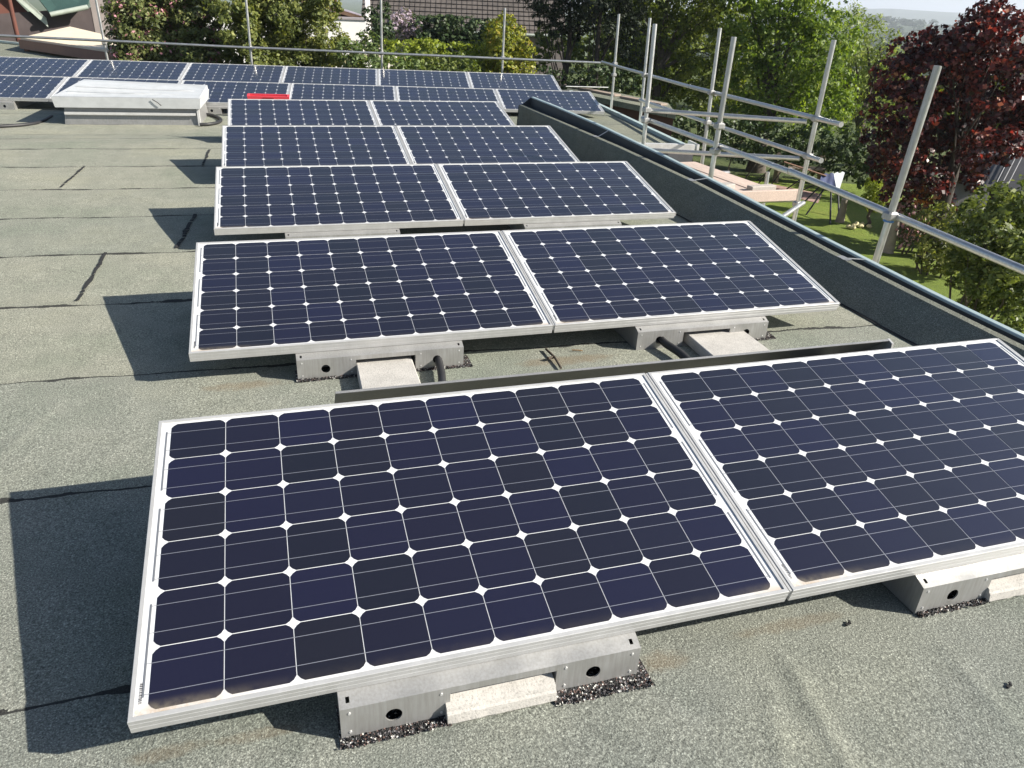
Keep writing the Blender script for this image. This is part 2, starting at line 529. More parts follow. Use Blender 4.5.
for yj in (2.60, 4.6, 6.6):
    t = interp(TOPZ, yj); l = interp(LIPZ, yj); q = interp(TOPX, yj)
    mb.add([(q - .006, yj - .013, t + .003), (q + .05, yj - .013, t + .006), (q + .166, yj - .013, l - .004), (q + .166, yj + .013, l - .004), (q + .05, yj + .013, t + .006), (q - .006, yj + .013, t + .003)], [(0, 1, 4, 5), (1, 2, 3, 4)])
    mb.add([(q, yj - .03, t + .0025), (q + .046, yj - .03, t + .005), (q + .046, yj + .07, t + .005), (q, yj + .07, t + .0025)], [(0, 1, 2, 3)])
o = mb.build('gutter_bracket', ALU_DULL, par); o.matrix_parent_inverse = Matrix.Translation((-3.7, -2.5, 0))

# kerb, slate front and house walls below the roof
SLATE = simple('slate_cladding', (.085, .085, .095), .6, 0, .25, 9)
SHEET = alu('fascia_sheet', .62, .5, .3, .15)
ek = empty('roof_kerb', (5.82, 7.98, -.17))
tag(ek, 'pale sheet metal kerb with dark slates below at the end of the far roof', 'kerb')
inv = Matrix.Translation((-5.82, -7.98, .17))
mb = MB()
def strip(mb, p, q, wd, z0, z1, off=0.0, mi=0):
    p = Vector(p); q = Vector(q); d = (q - p).normalized(); nrm = Vector((d.y, -d.x))
    a, b = p + nrm * off, q + nrm * off; c_, e = b - nrm * wd, a - nrm * wd
    vs = [(v.x, v.y, z) for z in (z0, z1) for v in (a, b, c_, e)]
    mb.add(vs, [(3, 2, 1, 0), (4, 5, 6, 7), (0, 1, 5, 4), (1, 2, 6, 5), (2, 3, 7, 6), (3, 0, 4, 7)], mi)
strip(mb, (5.80, 8.05), (6.53, 14.4), .07, -.30, -.078)
o = mb.build('side_coping', COPING, ek); o.matrix_parent_inverse = inv
mb = MB()
strip(mb, (4.04, 8.235), (5.80, 7.95), .085, -.12, -.045, .03)
strip(mb, (5.815, 7.95), (5.865, 8.3), .03, -.12, -.047, .06)
o = mb.build('front_fascia', SHEET, ek); o.matrix_parent_inverse = inv
mb = MB(); q0 = Vector((4.04, 8.235)); q1 = Vector((5.80, 7.95))
for r in range(5):
    for c in range(5):
        a = q0 + (q1 - q0) * (c / 5); b = q0 + (q1 - q0) * ((c + 1) / 5 - .004)
        strip(mb, a, b, .02, -.125 - .25 * (r + 1), -.124 - .25 * r + .004, .02 - .003 * (r % 2))
o = mb.build('slate_cladding', SLATE, ek); o.matrix_parent_inverse = inv

RENDER_W = simple('house_render', (.45, .42, .37), .85, 0, .12, 3)
hw = MB()
hw.add([(-14, -4, -3), (4.028, -4, -3), (4.028, 8.3, -3), (5.80, 7.98, -3), (6.52, 14.38, -3), (-14, 16.9, -3),
        (-14, -4, -.05), (4.028, -4, -.05), (4.028, 8.3, -.25), (5.80, 7.98, -.25), (6.52, 14.38, -.25), (-14, 16.9, -.25)],
       [(i, (i + 1) % 6, (i + 1) % 6 + 6, i + 6) for i in range(6)])
tag(hw.build('house_wall', RENDER_W), 'plain rendered outer wall of the house under the flat roof with the panels', 'house wall')

# ------------------------------------------------------------------ solar panels
PW, PD, PT = 1.66, 0.99, 0.046
TILT = R(11.8); Z0 = 0.165
def plane_pt(x, y, z):
    return (x, y * math.cos(TILT) - z * math.sin(TILT), Z0 + y * math.sin(TILT) + z * math.cos(TILT))
def tilted(o, parent):
    o.parent = parent; o.location = (0, 0, Z0); o.rotation_euler = (TILT, 0, 0)

def frame_mesh():
    m = MB()
    prof = [(0.0012, 0), (0, -.0012), (0, -.0115), (.0006, -.0122), (.0006, -.0138), (0, -.0145), (0, -.0275), (.0006, -.0282), (.0006, -.0298), (0, -.0305),
            (0, -.0455), (.028, -.0455), (.028, -.0435), (.0025, -.0435), (.0025, -.0075), (.0112, -.0075), (.0112, -.0006), (.0104, 0)]
    vs = []
    for d, z in prof:
        vs += [(d, d, z), (PW - d, d, z), (PW - d, PD - d, z), (d, PD - d, z)]
    n = len(prof); fs = []
    for k in range(n):
        k2 = (k + 1) % n
        for i in range(4):
            j = (i + 1) % 4
            fs.append((k * 4 + i, k * 4 + j, k2 * 4 + j, k2 * 4 + i))
    m.add(vs, fs)
    return m
def cell_mesh():
    m = MB()
    a = .0105
    m.poly([(a, a, -.0042), (PW - a, a, -.0042), (PW - a, PD - a, -.0042), (a, PD - a, -.0042)], 0)
    P = .1585; S = .1564; x0 = (PW - 10 * P) / 2; y0 = (PD - 6 * P) / 2
    ang = [R(x) for x in (0,)]
    for r in range(6):
        for c in range(10):
            cx, cy = x0 + (c + .5) * P, y0 + (r + .5) * P
            h = S / 2; k = .0165; e = .0025
            q = [(-h + k, -h), (h - k, -h), (h - k * .42 + e * .2, -h + k * .42 - e * .2), (h, -h + k), (h, h - k), (h - k * .42, h - k * .42), (h - k, h), (-h + k, h), (-h + k * .42, h - k * .42), (-h, h - k), (-h, -h + k), (-h + k * .42, -h + k * .42)]
            m.tone[len(m.f)] = random.random()
            m.poly([(cx + p[0], cy + p[1], -.0036) for p in q], 1)
    for r in range(6):
        for s in (-1, 1):
            y = y0 + (r + .5) * P + s * .0385
            bw = .00085
            m.poly([(x0 - .008, y - bw, -.0031), (x0 + 10 * P + .008, y - bw, -.0031), (x0 + 10 * P + .008, y + bw, -.0031), (x0 - .008, y + bw, -.0031)], 2)
    for k in range(3):
        ya, yb = y0 + (2 * k + .5) * P - .045, y0 + (2 * k + 1.5) * P + .045
        for x in (x0 - .011, x0 + 10 * P + .011):
            m.poly([(x - .0022, ya, -.0031), (x + .0022, ya, -.0031), (x + .0022, yb, -.0031), (x - .0022, yb, -.0031)], 3)
    # bar code sticker in the lower left corner
    bx = .0215
    y = .040
    rr = random.Random(3)
    while y < .092:
        wd = rr.choice((.0012, .0018, .003))
        m.poly([(bx - .0035, y, -.0034), (bx + .0035, y, -.0034), (bx + .0035, y + wd, -.0034), (bx - .0035, y + wd, -.0034)], 4)
        y += wd + rr.choice((.0012, .002))
    return m
CX0, CX1 = .44, 1.205
FZ = .102
def plate_hole(m, x0, x1, z0, z1, y, hx, hz, hr):
    """upright sheet with a round cable hole"""
    n = 24
    ring = [(hx + hr * math.cos(2 * math.pi * k / n), y, hz + hr * math.sin(2 * math.pi * k / n)) for k in range(n)]
    rim = [(p[0], p[1] + .004, p[2]) for p in ring]
    outer = []
    for k in range(n):
        dx, dz = math.cos(2 * math.pi * k / n), math.sin(2 * math.pi * k / n)
        t = min(((x1 - hx) / dx if dx > 1e-9 else (x0 - hx) / dx if dx < -1e-9 else 1e9), ((z1 - hz) / dz if dz > 1e-9 else (z0 - hz) / dz if dz < -1e-9 else 1e9))
        outer.append([hx + dx * t, y, hz + dz * t])
    for cxn, czn in ((x0, z0), (x1, z0), (x1, z1), (x0, z1)):
        i = min(range(n), key=lambda k: (outer[k][0] - cxn) ** 2 + (outer[k][2] - czn) ** 2)
        outer[i][0], outer[i][2] = cxn, czn
    m.add(ring + outer + rim, [(k, (k + 1) % n, n + (k + 1) % n, n + k) for k in range(n)] + [(2 * n + k, 2 * n + (k + 1) % n, (k + 1) % n, k) for k in range(n)])
def console_mesh():
    m = MB()
    yf, yb = -.030, .012
    zt = .119
    sl = CX0 + .262; sr = CX0 + .535
    plate_hole(m, CX0, sl, .004, FZ, yf, CX0 + .125, .050, .020)
    plate_hole(m, sr, CX1, .004, FZ, yf, CX1 - .128, .050, .020)
    # lip over the whole width, with two slots near its ends
    def lp(x, t): return (x, yf + (yb - yf) * t, FZ + (zt - FZ) * t)
    def lipquad(x0, x1, t0, t1): m.poly([lp(x0, t0), lp(x1, t0), lp(x1, t1), lp(x0, t1)])
    sx = [CX0, CX0 + .016, CX0 + .025, CX1 - .025, CX1 - .016, CX1]
    for i in range(5):
        if i in (1, 3):
            lipquad(sx[i], sx[i + 1], 0, .30); lipquad(sx[i], sx[i + 1], .62, 1)
        else: lipquad(sx[i], sx[i + 1], 0, 1)
    # header above the ballast opening
    m.poly([(sl, yf, .082), (sr, yf, .082), (sr, yf, FZ), (sl, yf, FZ)])
    # bent returns beside the opening
    for x in (sl, sr): m.poly([(x, yf, .004), (x, yf, .082), (x, .16, .082), (x, .16, .004)])
    # side cheeks following the panel's underside
    for x in (CX0, CX1):
        m.poly([(x, yf, .004), (x, yf, FZ), (x, yb, zt), (x, .95, zt + .945 * math.tan(TILT) - .004), (x, 1.0, .28), (x, 1.06, .004)])
    # floor and rear wall
    m.poly([(CX0, yf, .004), (CX1, yf, .004), (CX1, 1.06, .004), (CX0, 1.06, .004)])
    m.poly([(CX0, 1.0, .28), (CX1, 1.0, .28), (CX1, 1.06, .004), (CX0, 1.06, .004)])
    return m
def rivet_mesh():
    m = MB(); n = 8
    for x in (CX0 + .022, CX1 - .022, CX0 + .24, CX1 - .205):
        for z in (.024, .086):
            c = [(x + .0035 * math.cos(6.2832 * k / n), -.0318, z + .0035 * math.sin(6.2832 * k / n)) for k in range(n)]
            b = [(p[0], -.030, p[2]) for p in c]
            m.add(c + b, [tuple(range(n))] + [(k, n + k, n + (k + 1) % n, (k + 1) % n) for k in range(n)])
    return m

proto = empty('solar_panel')
tag(proto, 'x', 'solar panel', 'solar panels tilted on the flat roof')
f_o = frame_mesh().build('frame', ALU, proto); tilted(f_o, proto)
c_o = cell_mesh().build('cell_sheet', [BACKSHEET, CELL, BUSBAR, RIBBON, INK], proto); tilted(c_o, proto)
m_ = MB(); m_.box((PW + .0068, PD / 2, -.006), (.0068, PD - .004, .008)); m_.box((PW + .0068, PD / 2, -.022), (.0104, PD - .01, .020))
s_o = m_.build('joint_strip', ALU, proto); tilted(s_o, proto)
k_o = console_mesh().build('mounting_console', ALU_DULL, proto)
r_o = rivet_mesh().build('rivet', Mat('rivet_head').set((.8, .8, .8), .3, .6).m, k_o)
r_o['kind'] = 'stuff'

ORD = ['nearest', 'second nearest', 'third nearest', 'fourth nearest', 'fifth nearest']
rows = [(0.0, 0.0), (-.006, 1.926), (.015, 3.882), (-.003, 5.838), (-.008, 7.900)]
first = True
def panel(x, y, z, rz, label):
    global first
    p = proto if first else copy_tree(proto)
    first = False
    p.location = (x, y, z); p.rotation_euler = (0, 0, rz); p['label'] = label
    return p
for i, (x0, y0) in enumerate(rows):
    for k in range(2):
        dz = 0 if i < 4 else -.006
        panel(x0 + 1.672 * k, y0, dz, 0, '%s solar panel of the %s row of two' % (('left', 'right')[k], ORD[i]))
NTH = ['first', 'second', 'third', 'fourth', 'fifth', 'sixth']
for (bx, by, bz, ang, nm) in ((5.70, 10.78, -.175, -7.0, 'long row just behind the skylight dome'), (5.665, 12.70, -.085, -8.0, 'farthest long row at the back edge')):
    u = Vector((math.cos(R(ang)), math.sin(R(ang))))
    for k in range(6):
        q = Vector((bx, by)) - u * (1.67 * k + PW)
        panel(q.x, q.y, bz, R(ang), '%s solar panel from the right in the %s' % (NTH[k], nm))

# ballast slabs, granulate mats
def thing_mesh(mb, name, mats, label, cat, group=None):
    o = mb.build(name, mats); tag(o, label, cat, group); return o
def chips(mb, seed, n):
    pass
sl = [(.69, .97, -.058, .36, .004, .060, 'weathered white concrete ballast slab poking out under the nearest left panel'),
      (.697, .955, 1.60, 2.25, .002, .058, 'pale square concrete slab in front of the second row left panel'),
      (2.405, 2.735, 1.58, 2.25, .002, .058, 'pale square concrete slab in front of the second row right panel'),
      (2.372, 2.66, -.05, .36, .004, .060, 'concrete ballast slab under the nearest right panel at the picture edge')]
for (a, b, c, d, z0, z1, lab) in sl:
    m = MB()
    if c < 0:
        # upper face with a worn step near the front edge
        pr_ = [(c + .004, z0), (c, z0 + .006), (c + .004, z0 + .030), (c + .010, z0 + .034), (c + .014, z1 - .012), (c + .045, z1), (d, z1), (d, z0)]
        nn = 14; vs = []
        for i in range(nn + 1):
            x = a + (b - a) * i / nn
            for (yy, zz) in pr_:
                j = .0022 * noise.noise(Vector((x * 60, yy * 60, zz * 90)))
                vs.append((x, yy + j, zz + j * .8))
        k = len(pr_)
        m.add(vs, [(i * k + q, (i + 1) * k + q, (i + 1) * k + (q + 1) % k, i * k + (q + 1) % k) for i in range(nn) for q in range(k)])
        m.poly(vs[:k][::-1]); m.poly(vs[-k:])
    else:
        m.bevel_box(((a + b) / 2, (c + d) / 2, (z0 + z1) / 2), (b - a, d - c, z1 - z0), .004, R(-1.5))
    thing_mesh(m, 'ballast_slab', CONCRETE, lab, 'concrete slab', 'concrete ballast slabs in the panel feet')
mats_ = [(.435, .70, -.055, 'granulate mat under the left half of the nearest panel foot'), (.965, 1.235, -.070, 'black speckled mat sticking out beside the white slab of the nearest foot'),
         (2.12, 2.40, -.045, 'speckled mat under the foot of the nearest right panel'),
         (.425, .70, 1.880, 'dark speckled mat under the left end of the second row left foot'), (.965, 1.24, 1.880, 'crumpled speckled mat under the right end of the second row left foot'),
         (2.72, 2.93, 1.885, 'speckled mat under the right end of the second row right foot')]
for n_, (a, b, y, lab) in enumerate(mats_):
    m = MB(); N = 30; pr_ = []
    for i in range(N + 1):
        x = a + (b - a) * i / N
        e = .007 * noise.noise(Vector((x * 22, y, 0))); h = .0075 + .004 * noise.noise(Vector((x * 25, y, 5)))
        pr_.append([(x, y + e, .002), (x, y + e + .004, h), (x, y + .05, h + .004), (x, y + .12, h + .002), (x, y + .12, .001)])
    m.add([p for r in pr_ for p in r], [(i * 5 + q, (i + 1) * 5 + q, (i + 1) * 5 + q + 1, i * 5 + q + 1) for i in range(N) for q in range(4)])
    m.poly(pr_[0][::-1]); m.poly(pr_[-1])
    rr = random.Random(n_)
    for _ in range(150):
        x = rr.uniform(a, b); yy = y + rr.uniform(-.008, .024); s = rr.uniform(.002, .005)
        m.box((x, yy, .009 + s * .2), (s, s, s), 0, 0, Euler((rr.random() * 3, rr.random() * 3, rr.random() * 3)).to_matrix())
    thing_mesh(m, 'protection_mat', GRANULE, lab, 'mat', 'rubber granulate mats under the feet')

# wind deflector behind the nearest row
wd = empty('wind_deflector', (1.7, 1.2, 0)); inv = Matrix.Translation((-1.7, -1.2, 0))
tag(wd, 'long thin metal wind deflector sheet standing behind the nearest panel row', 'deflector')
mb = MB(); x0, x1 = .55, 2.93
pr_ = [(1.137, .315), (1.148, .318), (1.150, .316), (1.475, .012), (1.52, .010), (1.52, .007), (1.473, .008), (1.146, .3145), (1.138, .3125)]
mb.add([(x, y, z) for x in (x0, x1) for y, z in pr_], [(i, (i + 1) % 9, 9 + (i + 1) % 9, 9 + i) for i in range(9)])
mb.poly([(x0, *p) for p in pr_][::-1]); mb.poly([(x1, *p) for p in pr_])
o = mb.build('sheet', ALU_DULL, wd); o.matrix_parent_inverse = inv
mb = MB()
mb.add([(x1, 1.118, .310), (x1 + .01, 1.118, .310), (x1 + .01, 1.15, .32), (x1, 1.15, .32), (x1, 1.10, .02), (x1 + .01, 1.10, .02), (x1 + .01, 1.47, .02), (x1, 1.47, .02)],
       [(0, 3, 2, 1), (4, 5, 6, 7), (0, 1, 5, 4), (1, 2, 6, 5), (2, 3, 7, 6), (3, 0, 4, 7)])
o = mb.build('end_bracket', ALU, wd); o.matrix_parent_inverse = inv

# cables and conduit
def conduit(pts, r, name, label, cat, ribs=True, mat=None):
    P = [Vector(p) for p in pts]; out = []
    for i in range(len(P) - 1):
        p0 = P[max(i - 1, 0)]; p1 = P[i]; p2 = P[i + 1]; p3 = P[min(i + 2, len(P) - 1)]
        for k in range(24):
            t = k / 24
            out.append(.5 * ((2 * p1) + (p2 - p0) * t + (2 * p0 - 5 * p1 + 4 * p2 - p3) * t * t + (3 * p1 - p0 - 3 * p2 + p3) * t ** 3))
    out.append(P[-1])
    m = MB()
    m.tube(out, r, 12, 0, True, [r * (1 + (.10 if (i % 2 and ribs) else 0)) for i in range(len(out))])
    o = m.build(name, mat or RUBBER); tag(o, label, cat); return o
conduit([(1.078, 2.05, .07), (1.078, 1.93, .052), (1.075, 1.86, .042), (1.06, 1.74, .040), (1.03, 1.60, .03), (.98, 1.42, .02), (.9, 1.36, .02)], .017, 'cable_conduit', 'black cable conduit leaving the left foot of the second row beside the pale slab', 'conduit')
conduit([(2.22, 2.05, .07), (2.245, 1.93, .055), (2.25, 1.86, .045), (2.27, 1.74, .042), (2.28, 1.60, .03), (2.30, 1.42, .02), (2.38, 1.36, .02)], .019, 'cable_conduit', 'black cable conduit leaving the right foot of the second row towards the deflector', 'conduit')
conduit([on_z(203, 114, -.14), on_z(213, 115.5, -.15), on_z(220.5, 119, -.15), on_z(219, 122, -.15), on_z(210, 124, -.15), on_z(200, 124.5, -.15)], .022, 'cable_loop', 'black cable lying in a loop at the right of the skylight', 'cable', False)
conduit([(-5.2, 10.2, -.16), (-3.6, 10.05, -.15), (-2.9, 10.15, -.15), (-2.5, 10.5, -.16), (-2.45, 11.2, -.17)], .022, 'cable_run', 'black cable lying on the felt left of the skylight', 'cable', False)
p_a = on_z(546, 349, .012); p_b = on_z(561, 368, .012)
m = MB(); m.tube([p_a, p_a.lerp(p_b, .5) + Vector((.008, 0, .004)), p_b], .006, 8)
m.tube([p_a.lerp(p_b, .45), p_a.lerp(p_b, .5) + Vector((-.03, -.005, .004))], .008, 8)
thing_mesh(m, 'dry_twig', simple('twig_bark', (.07, .055, .04), .9, 0, .3, 40), 'dark forked twig lying on the felt between the first two rows', 'twig')
m = MB(); q = on_z(572, 350, .008); m.tube([q, q + Vector((.03, -.015, .003)), q + Vector((.05, -.02, 0))], .003, 6)
thing_mesh(m, 'dry_leaf_stalk', simple('stalk', (.2, .12, .05), .9), 'thin brown stalk on the felt next to the forked twig', 'stalk')
for (px, py, lab) in ((848, 624, 'small dark leaf crumb on the felt below the nearest right panel'), (1009, 686, 'dark crumb on the felt in the lower right corner')):
    q = on_z(px, py, .004); m = MB(); m.box(q, (.018, .007, .004), .3); m.box(q + Vector((.008, .004, .002)), (.012, .005, .004), 1.2)
    thing_mesh(m, 'leaf_crumb', BITUMEN, lab, 'debris')

# red trough lying on the sixth row
RED = simple('red_plastic', (.62, .05, .07), .5, 0, .08, 5)
rt = MB()
a7 = R(-7); M7 = Euler((TILT, 0, a7)).to_matrix()
c0 = on_z(269, 100, .075)
def tp(x, y, z): return c0 + M7 @ Vector((x, y, z))
Lr, Wr, Hr = .30, .055, .07
o_ = [(-Lr, -Wr), (Lr, -Wr), (Lr, Wr), (-Lr, Wr)]
i_ = [(-Lr + .035, -Wr + .02), (Lr - .035, -Wr + .02), (Lr - .035, Wr - .02), (-Lr + .035, Wr - .02)]
vs = [tp(x * .96, y, 0) for x, y in o_] + [tp(x, y, Hr) for x, y in o_] + [tp(x, y, Hr) for x, y in i_] + [tp(x, y, .015) for x, y in i_]
fs = [(3, 2, 1, 0)] + [(i, (i + 1) % 4, 4 + (i + 1) % 4, 4 + i) for i in range(4)] + [(4 + i, 4 + (i + 1) % 4, 8 + (i + 1) % 4, 8 + i) for i in range(4)] + [(8 + i, 8 + (i + 1) % 4, 12 + (i + 1) % 4, 12 + i) for i in range(4)] + [(12, 13, 14, 15)]
rt.add(vs, fs)
ro = rt.build('plastic_tray', RED); tag(ro, 'red plastic tray lying on a panel of the long row near the skylight', 'tray')
hm = MB(); hm.bevel_box((0, 0, 0), (.16, .012, .016), .003); ho = hm.build('grip_slot', simple('dark_red', (.25, .015, .02), .5), ro)
ho.matrix_world = Matrix.Translation(tp(0, -Wr - .004, .045)) @ M7.to_4x4()

# ------------------------------------------------------------------ skylight
SKY_ACR = Mat('opal_acrylic'); SKY_ACR.set((.80, .82, .84), .45); SKY_ACR.b.inputs['Coat Weight'].default_value = .15
_s = SKY_ACR.noise(6, 5, .6, SKY_ACR.obj()); SKY_ACR.set(SKY_ACR.ramp(_s, [(.35, (.47, .485, .495)), (.65, (.545, .56, .57))])); SKY_ACR = SKY_ACR.m
sk = empty('skylight', (-1.29, 11.02, -.165), R(-3))
tag(sk, 'white domed roof skylight on a grey metal upstand before the back rows', 'skylight')
def taper(m, x0, x1, y0, y1, z0, X0, X1, Y0, Y1, z1, mi=0, z1r=None):
    zr = z1 if z1r is None else z1r
    vs = [(x0, y0, z0), (x1, y0, z0), (x1, y1, z0), (x0, y1, z0), (X0, Y0, z1), (X1, Y0, zr), (X1, Y1, zr), (X0, Y1, z1)]
    m.add(vs, [(3, 2, 1, 0), (0, 1, 5, 4), (1, 2, 6, 5), (2, 3, 7, 6), (3, 0, 4, 7), (4, 5, 6, 7)], mi)
m = MB(); taper(m, -.84, .86, -.56, .5, -.06, -.81, .83, -.52, .46, .215); m.build('upstand', alu('zinc_upstand', .34, .5, .5, .4), sk)
m = MB(); m.box((0, -.575, .135), (1.62, .02, .03)); m.box((.845, -.55, .10), (.03, .06, .24)); m.build('upstand_rail', SHEET, sk)
m = MB(); taper(m, -.90, .88, -.60, .52, .21, -.92, .90, -.62, .54, .345); m.build('lid_frame', SKY_ACR, sk)
m = MB(); taper(m, -.90, .885, -.605, .53, .347, -.76, .885, .28, .52, .445, 0, .40)
m.build('dome', SKY_ACR, sk)
m = MB()
for t in (.3, .62):
    m.box((-.02 + .06 * t, -.605 + .88 * t, .345 + .088 * t), (1.62 - .2 * t, .012, .012), 0, 0, Euler((R(6), R(1.2), 0)).to_matrix())
m.build('dome_rib', SKY_ACR, sk)
m = MB(); m.tube([(.30, -.632, .33), (.36, -.632, .29), (.40, -.625, .25)], .005, 6); m.build('scratch_wire', BITUMEN, sk)

# ------------------------------------------------------------------ scaffolding
def coupler(m, p, rz=0):
    m.bevel_box(p, (.085, .085, .06), .012, rz)
    m.tube([Vector(p) + Vector((.03, .03, -.05)), Vector(p) + Vector((.03, .03, .05))], .009, 6)
STEEL_D = alu('coupler_steel', .45, .5, .7, .5)
BLUE_C = simple('blue_band', (.05, .15, .35), .5)
RT = .0242
def pole(top, bot, zend, label, clamps=(), band=None, group='upright scaffold poles'):
    top = Vector(top); bot = Vector(bot)
    d = (bot - top).normalized()
    end = bot + d * max(0.0, (bot.z - zend) / max(1e-6, -d.z))
    e = empty('scaffold_pole', end); tag(e, label, 'scaffold pole', group)
    m = MB(); m.tube([top - end, end - end], RT, 14, 0, False)
    # open tube end
    n = 14
    o = m.build('tube', GALV, e)
    mm = MB(); mm.tube([top - end + Vector((0, 0, .001)), top - end + Vector((0, 0, -.03))], RT * .86, 12); mm.build('end_cap', STEEL_D, e)
    for z in clamps:
        t = (z - top.z) / d.z
        mm = MB(); coupler(mm, top + d * t - end); mm.build('coupler', STEEL_D, e)
    if band is not None:
        t = (band - top.z) / d.z
        mm = MB(); mm.tube([top + d * (t - .025) - end, top + d * (t + .025) - end], RT * 1.5, 14); mm.build('tape_band', BLUE_C, e)
    return e
def rail(p, q, label, group='horizontal scaffold rails', r=RT):
    p = Vector(p); q = Vector(q); c = (p + q) / 2
    e = empty('scaffold_rail', c); tag(e, label, 'scaffold rail', group)
    m = MB(); m.tube([p - c, q - c], r, 14, 0, True); m.build('tube', GALV, e)
    for end, o_ in ((p, q), (q, p)):
        dd = (end - o_).normalized()
        mm = MB(); mm.tube([end - c, end - c + dd * .004], r * 1.12, 14); mm.build('end_collar', STEEL_D, e)
# along the back edge
bx = [((96, 0), (108, 62), 16.6, 'leftmost scaffold pole behind the back row before the cream canopy'), ((246, 0), (252, 66), 16.2, 'scaffold pole rising in front of the big garden shrubs behind the roof'),
      ((381, 0), (382, 71), 15.9, 'scaffold pole beside the white flowering shrub behind the back row'), ((505, 8), (502, 73), 15.5, 'scaffold pole standing in front of the golden cypress')]
def on_y(px, py, Y):
    r = ray(px, py); return CAM + r * ((Y - CAM.y) / r.y)
pole_base = []
for t, b, Y, lab in bx:
    T = on_y(*t, Y); B = on_y(*b, Y)
    if T.z < 1.36 : T = T + (T - B) * ((1.40 - T.z) / (T.z - B.z))
    zr = .45
    pole(T, B, -3.0, lab, (on_y(0, 0, Y).z * 0 + .44,)); pole_base.append((T, B))
RZ = .44
rb = [on_z(0, 35, .53), on_z(108, 40, .50)]
pa = on_y(-120, 29.5, 17.0); pb = on_y(604, 63, 15.0)
rail(pa + Vector((0, -.06, 0)), on_y(255, 48, 16.15), 'left rail of the long horizontal line behind the back row of panels')
rail(on_y(245, 47.6, 16.15) + Vector((0, .055, 0)), pb, 'right rail of the long horizontal line behind the back row of panels')
# right side: inner and outer lines
ip = [((938, 66), (876, 260), 4.45, (.36, ), .345, 'tall scaffold pole nearest the camera in front of the red maple'), ((734, 37), (710, 181), 4.45, (.37, .60), None, 'middle pole of the inner scaffold line beside the parapet'),
      ((655, 24), (643, 149), 4.45, (.13, .43, .54), None, 'far pole of the inner scaffold line standing at the white kerb')]
for t, b, X, cl, band, lab in ip:
    pole(on_x(*t, X), on_x(*b, X), -3.0, lab, cl, band)
op = [((834, 40), (795, 215), 5.75, (on_x(804, 155, 5.75).z, on_x(814, 118, 5.75).z, -.25), 'outer scaffold pole standing at the end of the wooden planks'), ((720, 28), (703, 156), 5.95, (on_x(706, 122, 5.95).z, on_x(711, 92.5, 5.95).z), 'outer scaffold pole behind the wooden planks'),
      ((650, 18), (640, 122), 6.42, (.54,), 'outer scaffold pole beside the edge of the far roof wing'), ((619, 14), (611, 110), 6.85, (.35, .545), 'corner scaffold pole behind the far end of the roof')]
for t, b, X, cl, lab in op:
    pole(on_x(*t, X), on_x(*b, X), -3.0, lab, cl)
rail(on_x(602, 62, 6.95), on_x(716, 94, 5.99), 'far half of the upper outer rail below the green trees')
rail(on_x(690, 86.5, 6.06), on_x(841, 124.5, 5.69), 'near half of the upper outer rail ending past the outer pole')
rail(on_x(640, 100, 6.40), on_x(821, 160.5, 5.70), 'lower outer rail ending in an open tube past the outer pole')
rail(on_x(643, 118, 4.50), on_x(812, 180, 4.50), 'far half of the inner handrail over the parapet')
rail(on_x(790, 171, 4.49), on_x(1120, 311, 4.49), 'near half of the inner handrail running out of the picture at the right')
rail(on_x(646, 110, 4.47), on_x(806, 121.5, 5.71), 'upper pale cross tube between the inner and outer lines', 'pale scaffold cross tubes')
rail(on_x(646, 150, 4.47), on_x(799, 158.5, 5.71), 'lower pale cross tube over the wooden planks', 'pale scaffold cross tubes')
rail(on_x(782, 217, 5.2), on_x(803, 203, 5.70), 'short diagonal brace tube at the foot of the outer pole', None)
rail(on_y(566, 86.5, 14.9), on_y(608, 87.5, 14.95), 'short horizontal tube at the corner pole behind the roof', None, .014)

# deck planks between the poles
def wood(name, c):
    M = Mat(name); o = M.obj()
    g = M.noise(5, 5, .6, M.scale(o, 26, 1.2, 26), .8); f = M.noise(2, 4, .6, o)
    cc = M.ramp(g, [(.3, tuple(x * .72 for x in c)), (.7, tuple(min(1, x * 1.12) for x in c))])
    cc = M.mix(.6, cc, M.ramp(f, [(.3, (.8, .8, .82)), (.7, (1.08, 1.05, 1.02))]), 'MULTIPLY')
    M.set(cc, .8); M.bump(g, .2, .003); return M.m
PLANK = wood('pale_spruce', (.55, .44, .38))
PLANK_G = wood('grey_spruce', (.46, .42, .38))
PLD = ['plank of the scaffold deck nearest the house wall', 'second plank of the scaffold deck from the house wall', 'third plank of the scaffold deck from the house wall', 'outermost plank of the scaffold deck on the garden side']
DZ = -.255
for k in range(4):
    m = MB(); x = 4.70 + k * .300; y0 = 6.05 + (.20 if k == 0 else .06 * (k % 2)); y1 = 7.80 - .03 * k
    m.bevel_box((x + .03, (y0 + y1) / 2, DZ + .005 * k), (.288, y1 - y0, .04), .004, R(4.5))
    o = m.build('deck_plank', PLANK_G if k == 0 else PLANK); tag(o, PLD[k], 'plank', 'scaffold deck planks')
m = MB(); m.bevel_box((5.52, 5.93, DZ + .01), (1.05, .05, .12), .004, R(1)); o = m.build('toe_board', PLANK); tag(o, 'pinkish edge board across the end of the scaffold planks', 'board')
m = MB(); m.bevel_box((5.22, 6.22, DZ + .055), (.30, .12, .06), .006, R(18)); o = m.build('timber_offcut', PLANK_G); tag(o, 'short squared timber lying across the near end of the planks', 'timber')
m = MB(); m.bevel_box((5.66, 6.12, DZ + .055), (.34, .10, .055), .006, R(6)); o = m.build('timber_offcut', PLANK_G); tag(o, 'greyish timber piece lying by the edge board of the planks', 'timber')
rail((4.3, 6.10, -.325), (6.1, 6.02, -.325), 'transom tube carrying the near end of the planks', None)
rail((4.3, 7.62, -.325), (6.1, 7.5, -.325), 'transom tube carrying the far end of the planks', None)
